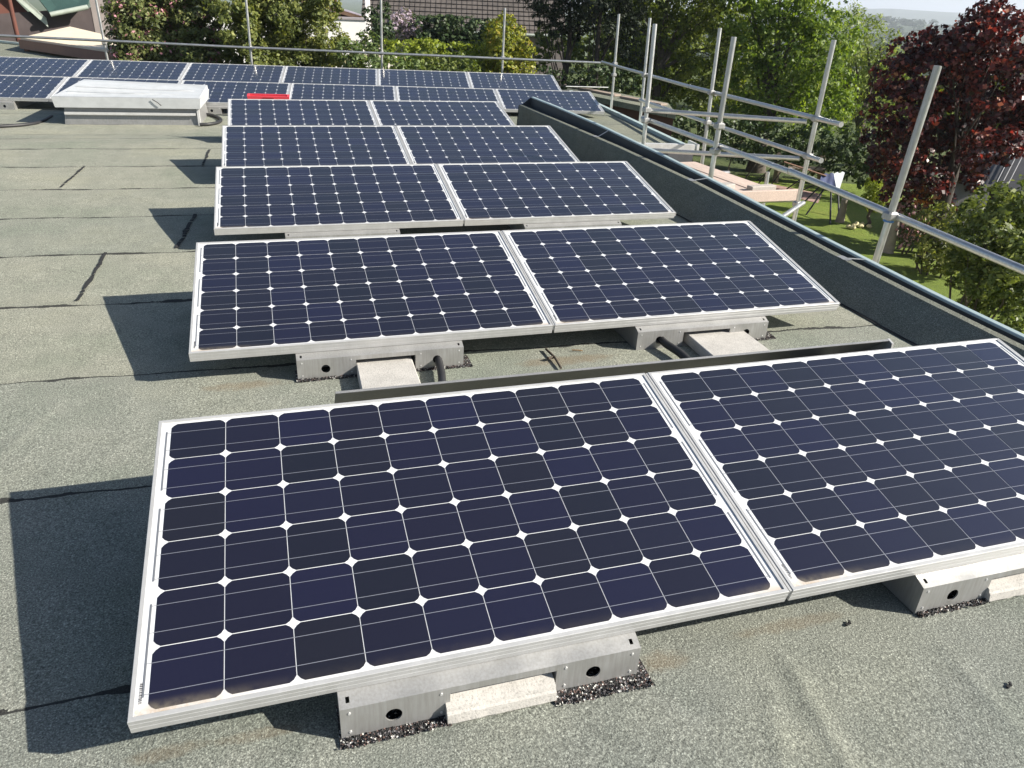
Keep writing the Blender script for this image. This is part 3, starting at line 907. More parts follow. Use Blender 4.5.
pole(on_x(768, 172, 6.15), on_x(763, 205, 6.15), -3, 'short upright tube below the wooden planks', (), None, None)

# ------------------------------------------------------------------ vegetation
def leaf_material(name, stops, trans=0.35, rough=.5, tcol=None):
    M = Mat(name)
    a = M.n('ShaderNodeAttribute'); a.attribute_name = 'tone'
    c = M.ramp(a.outputs['Fac'], stops)
    M.set(c, rough); M.b.inputs['Specular IOR Level'].default_value = .35
    tr = M.n('ShaderNodeBsdfTranslucent')
    if tcol is None: tcol = (1.25, 1.25, .5)
    M.l(M.mix(1.0, c, tcol, 'MULTIPLY'), tr.inputs['Color'])
    mx = M.n('ShaderNodeMixShader'); mx.inputs[0].default_value = trans
    M.l(M.b.outputs[0], mx.inputs[1]); M.l(tr.outputs[0], mx.inputs[2]); M.l(mx.outputs[0], M.out.inputs['Surface'])
    return M.m
def leaf_cloud(blobs, leaf, cover=1.3, clump=.33, seed=1, droop=.2, box=False):
    """blobs: list of (centre, (rx,ry,rz)); leaves sit in sprays spread over and inside every blob"""
    g = np.random.default_rng(seed)
    P = []; Nn = []; T = []
    for (c, r) in blobs:
        c = np.array(c); r = np.array(r); ra = float((r[0] * r[1] * r[2]) ** (1 / 3))
        n = int(cover * 4 * math.pi * ra * ra / (0.5 * leaf * leaf))
        nc = max(8, int(5.5 / (clump * clump)))
        d = g.normal(size=(nc, 3)); d /= np.linalg.norm(d, axis=1)[:, None]
        rad = g.uniform(.62, 1.04, nc) ** .7
        cc = d * rad[:, None]
        ct = g.normal(0, .13, nc)
        cs = clump * g.uniform(.55, 1.25, nc)
        k = g.integers(0, nc, n)
        off = g.normal(size=(n, 3)); off /= np.linalg.norm(off, axis=1)[:, None]
        off *= (g.uniform(0, 1, n) ** .45)[:, None]
        off[:, 2] *= .7
        p = cc[k] + off * cs[k][:, None]
        if box:
            m = np.max(np.abs(d), axis=1)
            p = p / 1.0
            nrm = np.linalg.norm(p, axis=1); mx = np.max(np.abs(p), axis=1)
            p = p * (nrm / np.maximum(mx, 1e-6))[:, None] * .92
        nn = .55 * d[k] + .75 * off + g.normal(0, .55, (n, 3)); nn[:, 2] += .35
        P.append(c + p * r); Nn.append(nn); T.append(np.clip(.5 + ct[k] + g.normal(0, .17, n), 0, 1))
    P = np.concatenate(P); Nn = np.concatenate(Nn); T = np.concatenate(T)
    Nn /= np.linalg.norm(Nn, axis=1)[:, None]
    return P, Nn, T
def leaf_mesh(name, clouds, leaf, mat, parent=None, aspect=.55, seed=3):
    P, Nn, T = clouds
    g = np.random.default_rng(seed)
    n = len(P)
    a = g.normal(size=(n, 3)); u = a - Nn * np.sum(a * Nn, axis=1)[:, None]
    u /= np.linalg.norm(u, axis=1)[:, None]
    v = np.cross(Nn, u)
    L = leaf * g.uniform(.45, 1.5, n)[:, None]
    W_ = L * aspect
    fold = Nn * L * .10
    V = np.stack([P - u * L * .5, P + v * W_ * .5 + fold - u * L * .05, P + u * L * .5, P - v * W_ * .5 + fold - u * L * .05], axis=1).reshape(-1, 3)
    me = bpy.data.meshes.new(name)
    me.vertices.add(4 * n); me.vertices.foreach_set('co', V.astype(np.float32).ravel())
    me.loops.add(4 * n); me.loops.foreach_set('vertex_index', np.arange(4 * n, dtype=np.int32))
    me.polygons.add(n)
    me.polygons.foreach_set('loop_start', np.arange(0, 4 * n, 4, dtype=np.int32))
    me.polygons.foreach_set('loop_total', np.full(n, 4, dtype=np.int32))
    me.materials.append(mat)
    at_ = me.attributes.new('tone', 'FLOAT', 'FACE'); at_.data.foreach_set('value', T.astype(np.float32))
    me.update(); me.validate()
    o = bpy.data.objects.new(name, me); col.objects.link(o)
    if parent: o.parent = parent
    return o
G = -3.0
BARK = simple('tree_bark', (.085, .07, .055), .9, 0, .35, 14, .5)
BARK_D = simple('dark_bark', (.045, .036, .03), .9, 0, .35, 14, .5)
def px_blobs(items, d, base, jit=.5, seed=0, flat=1.0):
    """(px, py, radius in px[, extra depth]) at distance d -> blobs relative to base"""
    g = random.Random(seed); out = []
    for it in items:
        px, py, rp = it[:3]; dd = d + (it[3] if len(it) > 3 else g.uniform(-jit, jit))
        c = at(px, py, dd) - base; r = rp * dd / F
        if c.z - r * .9 + base.z < G: c.z = max(c.z, G - base.z + r * .55)
        out.append((tuple(c), (r, r, r * flat)))
    return out
def trunk_mesh(m, h, r, limbs, seed=0, lean=(0, 0), lf=1.0):
    g = random.Random(seed)
    pts = [Vector((lean[0] * t * h + .06 * g.uniform(-1, 1) * (t > 0), lean[1] * t * h + .06 * g.uniform(-1, 1) * (t > 0), h * t)) for t in [i / 7 for i in range(8)]]
    m.tube(pts, r, 12, 0, True, [r * (1.35 if i == 0 else 1 - .75 * i / 7) for i in range(8)])
    for L in limbs:
        L = Vector(L); s = pts[g.choice((2, 3, 4, 5))]
        mid = s.lerp(L, .5) + Vector((g.uniform(-.2, .2), g.uniform(-.2, .2), g.uniform(.0, .3)))
        m.tube([s, s.lerp(mid, .5), mid, mid.lerp(L, .6), L], r * .4, 7, 0, True, [r * .34 * lf, r * .27 * lf, r * .18 * lf, r * .11 * lf, r * .04 * lf])
def plant(name, base_px, d, items, leaf, mat, label, cat, cover=1.3, clump=.33, trunk=None, jit=.6, seed=1, group=None, aspect=.55, flat=1.0, part='crown', bark=None, box=False):
    p = at(base_px[0], base_px[1], d); base = Vector((p.x, p.y, G))
    e = empty(name, base); tag(e, label, cat, group)
    bl = px_blobs(items, d, base, jit, seed, flat)
    leaf_mesh(part, leaf_cloud(bl, leaf, cover, clump, seed, box=box), leaf, mat, e, aspect, seed)
    m = MB()
    top = max(b[0][2] for b in bl)
    if trunk:
        trunk_mesh(m, max(.6, top * .85), trunk, [b[0] for b in bl if b[0][2] > top * .3][:12], seed, (0, 0), .45 if bark is BARK_D else 1.0)
    else:
        g = random.Random(seed)
        for b in bl[:10]:
            s = Vector((b[0][0] * .6 + g.uniform(-.1, .1), b[0][1] * .6, 0)); t = Vector(b[0])
            m.tube([s, s.lerp(t, .5) + Vector((g.uniform(-.15, .15), g.uniform(-.15, .15), 0)), t], .02, 6, 0, True, [.022, .016, .008])
    m.build('trunk' if trunk else 'stem', bark or BARK, e)
    return e
L_MID = leaf_material('leaf_mid_green', [(0, (0.0669, 0.0915, 0.0238)), (.5, (0.1552, 0.1831, 0.0508)), (1, (0.3103, 0.3113, 0.0846))])
L_LILAC = leaf_material('leaf_and_lilac', [(0, (0.0595, 0.0804, 0.0246)), (.45, (0.1191, 0.1468, 0.0462)), (.82, (0.2084, 0.2164, 0.0770)), (.84, (0.3969, 0.1546, 0.2002)), (1, (0.6350, 0.3091, 0.3696))], .25)
L_ROSE = leaf_material('leaf_and_white_bloom', [(0, (0.0480, 0.0840, 0.0240)), (.5, (0.1080, 0.1560, 0.0480)), (.84, (0.1800, 0.2280, 0.0840)), (.86, (0.7200, 0.6240, 0.6000)), (1, (0.9000, 0.8400, 0.7920))], .25)
L_MAUVE = leaf_material('mauve_bloom', [(0, (.05, .08, .03)), (.3, (.08, .11, .05)), (.36, (.26, .2, .27)), (.7, (.42, .34, .42)), (1, (.6, .54, .58))], .2)
L_HEDGE = leaf_material('hedge_yellow_green', [(0, (0.0936, 0.1404, 0.0156)), (.5, (0.2184, 0.2730, 0.0260)), (1, (0.3900, 0.4212, 0.0585))])
L_DARK = leaf_material('dark_conifer', [(0, (.010, .017, .009)), (.6, (.018, .030, .014)), (1, (.045, .058, .026))], .1, .6)
L_BOX = leaf_material('dark_hedge', [(0, (0.0192, 0.0413, 0.0132)), (.6, (0.0413, 0.0688, 0.0224)), (1, (0.0963, 0.1306, 0.0462))], .15)
L_GOLD = leaf_material('golden_cypress', [(0, (0.0886, 0.1222, 0.0138)), (.5, (0.1898, 0.2156, 0.0207)), (.85, (0.3162, 0.2875, 0.0287)), (1, (0.3795, 0.2444, 0.0690))], .25)
L_OAK = leaf_material('garden_tree_green', [(0, (0.0505, 0.0777, 0.0131)), (.5, (0.1188, 0.1570, 0.0261)), (1, (0.2821, 0.3214, 0.0594))], .38)
L_BRIGHT = leaf_material('bright_maple_green', [(0, (0.0590, 0.1126, 0.0140)), (.5, (0.1356, 0.2053, 0.0281)), (1, (0.2947, 0.3709, 0.0654))], .42)
L_FEATH = leaf_material('feathery_green', [(0, (0.0892, 0.1340, 0.0327)), (.5, (0.1876, 0.2499, 0.0653)), (1, (0.3571, 0.4018, 0.1225))], .4)
L_RED = leaf_material('copper_maple', [(0, (0.0126, 0.0081, 0.0092)), (.4, (0.0405, 0.0175, 0.0184)), (.7, (0.1260, 0.0378, 0.0345)), (.9, (0.3240, 0.0810, 0.0575)), (1, (0.4320, 0.2295, 0.1495))], .22, .38, (1.7, .55, .4))
L_SHRUB = leaf_material('right_shrub_green', [(0, (0.0400, 0.0680, 0.0176)), (.5, (0.1120, 0.1487, 0.0360)), (1, (0.2560, 0.2890, 0.0800))], .35)
L_PINK = leaf_material('pink_rhododendron', [(0, (.04, .07, .025)), (.4, (.08, .1, .04)), (.5, (.45, .22, .27)), (1, (.68, .45, .48))], .25)
L_ORANGE = leaf_material('orange_azalea', [(0, (.06, .06, .02)), (.4, (.22, .07, .02)), (1, (.55, .2, .06))], .3)

def scatter(x0, y0, x1, y1, r0, r1, n, seed, keep=None):
    g = random.Random(seed); out = []
    while len(out) < n:
        x, y = g.uniform(x0, x1), g.uniform(y0, y1)
        if keep and not keep(x, y): continue
        out.append((x, y, g.uniform(r0, r1)))
    return out

# shrubs directly behind the back edge of the roof
plant('lilac_shrub', (165, 60), 20.5, [(128, 6, 17), (150, -6, 22), (180, 0, 24), (202, 2, 14), (140, 26, 22), (170, 28, 26), (200, 32, 20), (135, 48, 18), (160, 55, 24), (190, 55, 24), (212, 50, 16), (150, 75, 26), (190, 78, 26), (118, 40, 9), (120, 14, 9)],
      .085, L_LILAC, 'large flowering shrub with dull purple blooms right of the cream canopy', 'shrub', 2.6, .42, seed=11, part='foliage')
plant('garden_shrub', (300, 60), 19.5, [(232, 4, 17), (262, -12, 24), (296, -8, 26), (325, 4, 15), (240, 30, 20), (270, 22, 26), (305, 24, 24), (240, 52, 18), (268, 52, 24), (300, 50, 24), (330, 44, 16), (345, 58, 14), (255, 76, 24), (300, 76, 26), (340, 74, 20)],
      .08, L_MID, 'tall loose green shrub in front of the white walled house', 'shrub', 2.6, .42, seed=12, part='foliage')
plant('rose_shrub', (385, 70), 18.6, [(350, 52, 12), (368, 46, 12), (376, 62, 14), (396, 60, 13), (358, 68, 14), (410, 68, 11), (385, 78, 18)],
      .10, L_ROSE, 'low shrub with white blooms behind the back row of panels', 'shrub', 1.3, .36, seed=13, part='foliage')
plant('lilac_bush', (405, 45), 29, [(396, 22, 8), (405, 18, 8), (414, 25, 9), (400, 34, 10), (414, 36, 9), (406, 28, 9)], .13, L_MAUVE, 'pale mauve flowering bush above the yellow green hedge', 'bush', 1.4, .3, seed=14, part='foliage')
plant('thuja_tree', (384, 40), 27, [(383, 10, 7), (383, 24, 9), (383, 38, 11), (384, 52, 12), (374, 30, 8), (372, 44, 9), (370, 14, 7), (360, 52, 10)], .10, L_BOX, 'dark narrow evergreen beside the white house wall', 'evergreen', 1.6, .25, trunk=.09, seed=15)
def hedge(name, x0, y0, x1, y1, d0, d1, n, thick, leaf, mat, label, seed, cover=1.5):
    p0 = at(x0, y0, d0); p1 = at(x1, y1, d1); base = Vector(((p0.x + p1.x) / 2, (p0.y + p1.y) / 2, G)); g = random.Random(seed)
    e = empty(name, base); tag(e, label, 'hedge'); bl = []
    for i in range(n):
        t = (i + .5) / n; q = p0.lerp(p1, t); r = (p1 - p0).length / n * .72; ht = (q.z - G)
        for k in range(max(1, int(ht / (1.7 * r)))):
            zc = q.z - r * .8 - k * 1.5 * r
            bl.append(((q.x - base.x + g.uniform(-.1, .1), q.y - base.y + g.uniform(-.1, .1), zc - base.z + g.uniform(-.06, .06)), (r, thick, r)))
    leaf_mesh('foliage', leaf_cloud(bl, leaf, cover, .3, seed, box=True), leaf, mat, e, .6, seed)
    m = MB()
    for i in range(n):
        q = p0.lerp(p1, (i + .5) / n) - base; m.tube([(q.x, q.y, 0), (q.x, q.y, q.z * .8)], .03, 6)
    m.build('stem', BARK_D, e)['kind'] = 'stuff'
hedge('clipped_hedge', 392, 42, 505, 47, 23, 23.5, 7, .5, .085, L_HEDGE, 'clipped yellow green hedge behind the back scaffold rail', 21, 1.7)
hedge('dark_hedge', 412, 15, 500, 22, 29, 29, 6, .8, .12, L_BOX, 'tall dark green hedge in front of the grey tiled roof', 22, 1.8)
plant('lime_shrub', (440, 70), 20.2, [(425, 62, 11), (440, 66, 12), (458, 66, 12), (470, 70, 10), (432, 78, 13), (452, 80, 13), (412, 70, 10)], .09, L_SHRUB, 'light green bush at the foot of the clipped hedge behind the panels', 'shrub', 1.4, .34, seed=23, part='foliage')
plant('golden_cypress', (507, 60), 23, [(494, 28, 8), (506, 24, 9), (500, 40, 13), (514, 38, 12), (500, 54, 15), (516, 54, 15), (500, 70, 16), (518, 70, 16), (526, 52, 9), (508, 84, 18), (489, 36, 7)], .085, L_GOLD, 'golden yellow cypress at the right end of the clipped hedge', 'cypress', 1.8, .26, trunk=.1, seed=24)
plant('fresh_shrub', (555, 60), 27, [(545, 36, 9), (556, 40, 9), (568, 46, 10), (545, 50, 9), (596, 44, 9), (585, 52, 9), (540, 60, 9), (605, 56, 9), (575, 60, 9)], .14, L_SHRUB, 'light green bushes seen between the two dark pine trunks', 'shrub', 1.3, .36, seed=25, part='foliage')

# dark pines: short layered sprays on bare trunks
plant('pine_tree', (566, 78), 25.5, [(540, -24, 18), (560, -30, 22), (585, -26, 20), (532, -4, 15), (550, 2, 17), (570, 4, 17), (588, 4, 16), (545, 18, 11), (563, 20, 12), (580, 22, 12), (574, 32, 9), (556, 30, 8)], .16, L_DARK, 'dark pine with a bare lower trunk left of its twin', 'pine', 2.2, .38, trunk=.16, seed=31, aspect=.28, flat=.75, bark=BARK_D)
plant('pine_tree', (594, 78), 25, [(600, -26, 20), (622, -20, 22), (596, 0, 15), (612, 6, 16), (632, 4, 15), (600, 22, 12), (618, 26, 13), (634, 26, 12), (610, 40, 11), (626, 46, 12), (634, 62, 12)], .16, L_DARK, 'dark pine with a bare lower trunk right of its twin', 'pine', 2.2, .38, trunk=.16, seed=32, aspect=.28, flat=.75, bark=BARK_D)
plant('ground_shrub', (575, 80), 24, [(545, 76, 9), (560, 80, 9), (580, 78, 10), (598, 74, 10), (612, 82, 10), (535, 84, 8), (630, 82, 12)], .12, L_BOX, 'dark low undergrowth at the foot of the pines', 'shrub', 1.4, .36, seed=33, part='foliage')

# broadleaf trees right of the middle
plant('garden_tree', (655, 100), 27, [(640, -25, 28), (675, -30, 30), (715, -24, 30), (625, 10, 20), (652, 8, 26), (690, 6, 28), (725, 10, 24), (640, 38, 22), (668, 40, 24), (702, 42, 26), (735, 44, 20), (640, 66, 20), (668, 70, 22), (700, 76, 24), (728, 78, 18), (655, 92, 18), (690, 100, 20), (622, 62, 14), (618, 88, 14)],
      .12, L_OAK, 'broad dense green garden tree behind the scaffold poles', 'tree', .95, .34, trunk=.2, seed=41)
plant('garden_tree', (765, 120), 26, [(742, -20, 26), (780, -14, 30), (820, 4, 22), (748, 16, 24), (778, 20, 28), (812, 26, 26), (840, 34, 18), (752, 48, 24), (786, 52, 28), (822, 56, 26), (760, 80, 24), (794, 86, 28), (828, 88, 24), (765, 108, 20), (800, 114, 24), (832, 112, 20), (742, 120, 18)],
      .12, L_BRIGHT, 'bright fresh green maple tree left of the copper red maple', 'tree', .95, .33, trunk=.24, seed=42)
plant('feathery_tree', (865, 110), 29, [(848, 22, 15), (866, 30, 16), (884, 44, 16), (855, 50, 18), (880, 66, 18), (898, 62, 12), (850, 82, 20), (874, 92, 20), (898, 92, 14), (858, 116, 20), (884, 122, 20)],
      .12, L_FEATH, 'light feathery green tree between the bright maple and the red maple', 'tree', .85, .36, trunk=.16, seed=43, aspect=.3)
plant('understorey_shrub', (720, 150), 24, [(690, 128, 16), (715, 134, 18), (742, 140, 18), (768, 138, 16), (795, 146, 16), (820, 138, 18), (846, 146, 18), (668, 122, 14), (870, 152, 18), (790, 158, 13, 1), (815, 160, 14, 1.5), (842, 164, 14, 1), (866, 170, 14, .5), (892, 178, 14, -.5), (740, 152, 11, 2)], .14, L_BOX, 'dark shrubs in the shade under the green garden trees', 'shrub', 1.3, .36, seed=44, part='foliage')
plant('copper_maple', (940, 215), 18.5, [(905, 52, 14), (925, 44, 13), (940, 36, 9), (945, 54, 17), (958, 60, 16), (972, 40, 15), (980, 24, 15), (990, 9, 11), (1000, 26, 17), (988, 48, 20), (1018, 44, 20), (893, 76, 16), (914, 76, 20), (940, 82, 24), (968, 80, 24), (998, 80, 26), (1028, 84, 26), (884, 106, 17), (908, 112, 22), (940, 118, 26), (972, 118, 26), (1004, 120, 24), (882, 136, 15), (904, 146, 22), (934, 152, 24), (962, 154, 22), (985, 150, 18), (1008, 146, 14), (884, 166, 14), (905, 178, 16), (930, 182, 16), (955, 184, 14), (972, 176, 12), (1045, 70, 26), (1048, 120, 26), (895, 196, 12), (918, 204, 12), (945, 206, 10)],
      .085, L_RED, 'dark copper red maple tree at the right of the garden', 'maple', 1.25, .32, trunk=.16, seed=45, jit=1.3, bark=BARK_D, aspect=.8)
plant('border_shrub', (990, 260), 14.6, [(985, 212, 20), (1008, 206, 20), (1030, 214, 24), (968, 235, 17), (990, 238, 24), (1018, 242, 26), (968, 258, 17), (988, 262, 22), (1012, 266, 25), (980, 282, 15), (1008, 284, 18), (962, 276, 13), (984, 294, 14), (1010, 300, 15), (972, 302, 11), (998, 310, 13), (1022, 316, 15), (1034, 298, 18), (1034, 270, 26), (1045, 240, 24)],
      .085, L_SHRUB, 'big loose green and yellow shrub on the lawn at the right picture edge', 'shrub', 1.5, .38, seed=46, part='foliage')
plant('border_shrub', (938, 235), 17.6, [(925, 222, 11), (942, 216, 12), (955, 226, 12), (935, 236, 12), (950, 244, 13), (928, 244, 9), (924, 254, 9), (940, 256, 11), (955, 258, 11), (934, 264, 9), (950, 266, 9)], .09, L_MID, 'low greyish green shrub left of the big loose shrub', 'shrub', 1.2, .34, seed=47, part='foliage')
plant('pink_shrub', (905, 225), 18.9, [(896, 212, 8), (908, 208, 8), (918, 216, 9), (905, 222, 9), (920, 226, 8), (902, 230, 7), (914, 234, 7), (906, 240, 7), (922, 238, 7)], .09, L_PINK, 'small pink flowering shrub under the copper maple', 'shrub', 1.5, .36, trunk=.04, seed=48)
plant('orange_shrub', (924, 195), 18.8, [(920, 196, 7), (928, 190, 6), (926, 200, 6)], .08, L_ORANGE, 'small orange leaved shrub against the red maple', 'shrub', 1.2, .36, seed=49, part='foliage')
plant('globe_thuja', (874, 200), 20.6, [(874, 186, 8), (875, 194, 9), (874, 203, 9), (868, 200, 7), (881, 198, 7)], .05, L_HEDGE, 'small rounded green thuja standing on the lawn', 'thuja', 1.9, .2, trunk=.05, seed=50)
plant('copper_shrub', (700, 160), 26, [(668, 152, 5), (676, 148, 5), (684, 153, 5)], .1, L_RED, 'small dark red leaved bush on the lawn beyond the planks', 'bush', 1.2, .36, seed=51, part='foliage')

# ------------------------------------------------------------------ ground, lawn, hills
def grass_mat():
    M = Mat('ground_grass'); o = M.obj()
    f = M.noise(.35, 6, .65, o); g = M.noise(14, 4, .7, o); h = M.noise(60, 3, .7, o)
    c = M.ramp(f, [(.3, (.05, .075, .018)), (.55, (.075, .105, .025)), (.75, (.10, .115, .035))])
    c = M.mix(.7, c, M.ramp(g, [(.3, (.62, .66, .6)), (.7, (1.25, 1.2, 1.1))]), 'MULTIPLY')
    c = M.mix(.6, c, M.ramp(h, [(.3, (.6, .62, .6)), (.7, (1.3, 1.28, 1.2))]), 'MULTIPLY')
    M.set(c, .9); M.bump(M.math('ADD', g, h), .8, .05); return M.m
def lawn_mat():
    M = Mat('mown_lawn'); o = M.obj()
    f = M.noise(.8, 6, .65, o); g = M.noise(22, 4, .75, o); h = M.noise(90, 3, .7, o)
    c = M.ramp(f, [(.3, (.16, .23, .025)), (.55, (.21, .29, .032)), (.75, (.27, .31, .055))])
    c = M.mix(.75, c, M.ramp(g, [(.3, (.6, .66, .6)), (.7, (1.28, 1.22, 1.1))]), 'MULTIPLY')
    c = M.mix(.6, c, M.ramp(h, [(.3, (.6, .62, .6)), (.7, (1.3, 1.28, 1.2))]), 'MULTIPLY')
    M.set(c, .85); M.bump(M.math('ADD', g, h), 1.0, .05); return M.m
def ground_h(x, y):
    r = math.hypot(x, y)
    return G - 26 * sstep(60, 320, r) 
m = MB(); gx = [math.copysign(abs(t) ** 3, t) * 6500 for t in [i / 40 for i in range(-40, 41)]]
N = len(gx)
m.add([(x, y, ground_h(x, y)) for y in gx for x in gx], [(j * N + i, j * N + i + 1, (j + 1) * N + i + 1, (j + 1) * N + i) for j in range(N - 1) for i in range(N - 1)], 0, True)
tag(m.build('ground', grass_mat()), kind='structure')
m = MB(); N = 60
lc = [on_z(700, 172, G + .02), on_z(880, 186, G + .02), on_z(985, 205, G + .02), on_z(1120, 330, G + .02), on_z(1000, 480, G + .02), on_z(700, 330, G + .02)]
cx = sum(p.x for p in lc) / 6; cy = sum(p.y for p in lc) / 6
m.add([(p.x, p.y, G + .02) for p in lc], [tuple(reversed(range(6)))])
tag(m.build('lawn', lawn_mat()), kind='structure')
m = MB()
pth = [on_z(772, 184, G + .03), on_z(822, 194, G + .03), on_z(818, 203, G + .03), on_z(764, 190, G + .03)]
m.poly([(p.x, p.y, G + .03) for p in pth][::-1]); tag(m.build('garden_path', simple('reddish_gravel', (.34, .22, .19), .9, 0, .25, 14)), kind='structure')

HILL = Mat('wooded_hill'); _o = HILL.obj()
_f = HILL.noise(.012, 6, .65, _o); _g = HILL.noise(.05, 5, .7, _o)
HILL.set(HILL.mix(.7, HILL.ramp(_f, [(.35, (.035, .055, .02)), (.55, (.05, .075, .028)), (.68, (.12, .14, .06))]), HILL.ramp(_g, [(.3, (.6, .6, .6)), (.7, (1.3, 1.3, 1.3))]), 'MULTIPLY'), .95)
HILL = HILL.m
def ridge(name, dist, depth, hfun, a0, a1, n=140, rows_=16):
    m = MB(); vs = []
    for j in range(rows_ + 1):
        t = j / rows_
        for i in range(n + 1):
            a = a0 + (a1 - a0) * i / n; dd = dist + depth * t
            x = CAM.x + math.sin(a) * dd; y = CAM.y + math.cos(a) * dd
            e = math.sin(math.pi * min(1, t * 1.25) * .5 if t < .8 else math.pi * .5)
            vs.append((x, y, -26 + (hfun(a) + 26) * e + 2.5 * noise.noise(Vector((x / 60, y / 60, 0)))))
    m.add(vs, [(j * (n + 1) + i, (j + 1) * (n + 1) + i, (j + 1) * (n + 1) + i + 1, j * (n + 1) + i + 1) for j in range(rows_) for i in range(n)], 0, True)
    tag(m.build(name, HILL), kind='structure')
def bear(px, py):
    r = ray(px, py); return math.atan2(r.x, r.y), r.z / math.hypot(r.x, r.y)
aL, _ = bear(860, 8); aR, _ = bear(1000, 12)
D1 = 3400
tabH = [(bear(px, py)[0], CAM.z + bear(px, py)[1] * (D1 + 900)) for px, py in ((640, 14), (760, 8), (862, 8.5), (900, 9.5), (940, 12), (985, 13), (1024, 15), (1150, 20))]
ridge('far_hills', D1, 1100, lambda a: interp(tabH, a) + 4 * noise.noise(Vector((a * 30, 0, 0))), aL - .55, aR + .55)
D2 = 1250
tabM = [(bear(px, py)[0], CAM.z + bear(px, py)[1] * (D2 + 300)) for px, py in ((640, 18), (760, 14), (862, 15), (880, 18), (905, 21), (930, 23), (970, 24), (1024, 26), (1150, 32))]
ridge('wooded_ridge', D2, 380, lambda a: interp(tabM, a) - 3.5, aL - .55, aR + .55)
# tree canopies over the ridge and the plain, one uncountable wood
L_WOOD = leaf_material('distant_wood', [(0, (.025, .045, .014)), (.5, (.045, .07, .022)), (1, (.085, .11, .04))], .2, .8)
g = random.Random(5); bl = []
for k in range(420):
    a = g.uniform(aL - .30, aR + .30); t = g.random(); dd = D2 + 380 * t
    e = math.sin(math.pi * min(1, t * 1.25) * .5 if t < .8 else math.pi * .5)
    z = -26 + (interp(tabM, a) - 3.5 + 26) * e; r = g.uniform(5, 8)
    bl.append(((CAM.x + math.sin(a) * dd, CAM.y + math.cos(a) * dd, z + r * .3), (r, r, r * .75)))
for k in range(900):
    a = g.uniform(aL - .22, aR + .22); dd = g.uniform(300, 1150)
    x, y = CAM.x + math.sin(a) * dd, CAM.y + math.cos(a) * dd; r = g.uniform(4.0, 6.5)
    bl.append(((x, y, ground_h(x, y) + r * .9), (r, r, r)))
tag(leaf_mesh('distant_woodland', leaf_cloud(bl, 1.5, .8, .4, 61), 1.5, L_WOOD, None, .8, 61), 'hazy green woodland filling the valley beyond the garden', 'woodland', None, 'stuff')
# nearer trees closing the garden: behind the visible ones
for k, (px, py, d, items, lab) in enumerate([
    (470, -10, 60, [(500, -64, 34), (560, -40, 30), (600, -60, 36), (610, 0, 30), (560, 36, 20), (590, 46, 22), (625, 50, 26), (650, 80, 22)], 'tall dark tree behind the grey tiled roof and the pines'),
    (660, 90, 40, [(640, 40, 34), (690, 50, 36), (740, 70, 34), (620, 80, 30), (680, 100, 34), (740, 110, 32), (640, 0, 30), (720, 10, 34)], 'dark tree filling the gaps behind the dense garden tree'),
    (840, 110, 44, [(790, 60, 34), (840, 70, 28), (880, 92, 22), (820, 110, 34), (880, 130, 30), (930, 130, 26), (980, 125, 30), (1030, 125, 30), (930, 160, 26)], 'dark tree group behind the bright maple and the copper maple')]):
    plant('background_tree', (px, py), d, items, .3, L_OAK, lab, 'tree', 1.1, .33, trunk=.3, seed=70 + k, jit=1.5, bark=BARK_D)

# ------------------------------------------------------------------ neighbouring houses
WHITE_R = simple('white_render', (.78, .76, .74), .85, 0, .06, 2)
REDWOOD = wood('red_stained_wood', (.13, .045, .03))
BROWN_F = wood('brown_fascia', (.30, .17, .12))
CREAM = simple('cream_roof_sheet', (.74, .63, .47), .7, 0, .07, 1.5)
TEALROOF = simple('teal_roof_sheet', (.035, .075, .065), .6, 0, .15, 2)
SHADEDWALL = simple('shaded_brown_wall', (.065, .05, .05), .85, 0, .2, 2)  # shade under the eaves is darkened into this brown base colour
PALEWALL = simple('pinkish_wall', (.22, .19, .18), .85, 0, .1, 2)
GUTTER = simple('greenish_gutter', (.42, .46, .40), .5, .2, .12, 3)
def slab(m, pts, th, mi=0):
    """pts: counter-clockwise top outline, thickened downwards"""
    n = len(pts); top = [Vector(p) for p in pts]; bot = [p - Vector((0, 0, th)) for p in top]
    m.add(top + bot, [tuple(range(n)), tuple(reversed(range(n, 2 * n)))] + [(i, n + i, n + (i + 1) % n, (i + 1) % n) for i in range(n)], mi)
# cream canopy
q = [on_z(-20, 33, -.55), on_z(66, 26, -.55)]
ca = empty('garden_canopy', (on_z(80, 45, -.7).x, on_z(80, 45, -.7).y, G)); ci = Matrix.Translation(-ca.location)
tag(ca, 'cream coloured flat canopy with a brown edge behind the left end of the back row', 'canopy')
def capart(m, name, mat, root=ca, inv_=ci):
    o = m.build(name, mat, root); o.matrix_parent_inverse = inv_; return o
cz = .10
c1, c2, c3, c4 = on_z(129, 53, cz), on_z(100, 33.5, cz), on_z(70, 26.5, cz), on_z(20, 37.5, cz)
m = MB(); slab(m, [c4, c1, c2, c3], .05); capart(m, 'roof_sheet', CREAM)
m = MB(); d_ = (c1 - c4).normalized(); nrm = Vector((d_.y, -d_.x, 0)) * .06
slab(m, [c4 + nrm + Vector((0, 0, -.04)), c1 + nrm + Vector((0, 0, -.04)), c1 + Vector((0, 0, -.055)), c4 + Vector((0, 0, -.055))], .22); capart(m, 'fascia_board', BROWN_F)
m = MB()
for p in (c4.lerp(c1, .05), c4.lerp(c1, .95), c3, c2):
    m2 = MB(); pp = p + (c3 - c1).normalized() * .15; m2.box((pp.x, pp.y, (G + cz - .06) / 2), (.1, .1, cz - .06 - G)); capart(m2, 'post', BROWN_F)
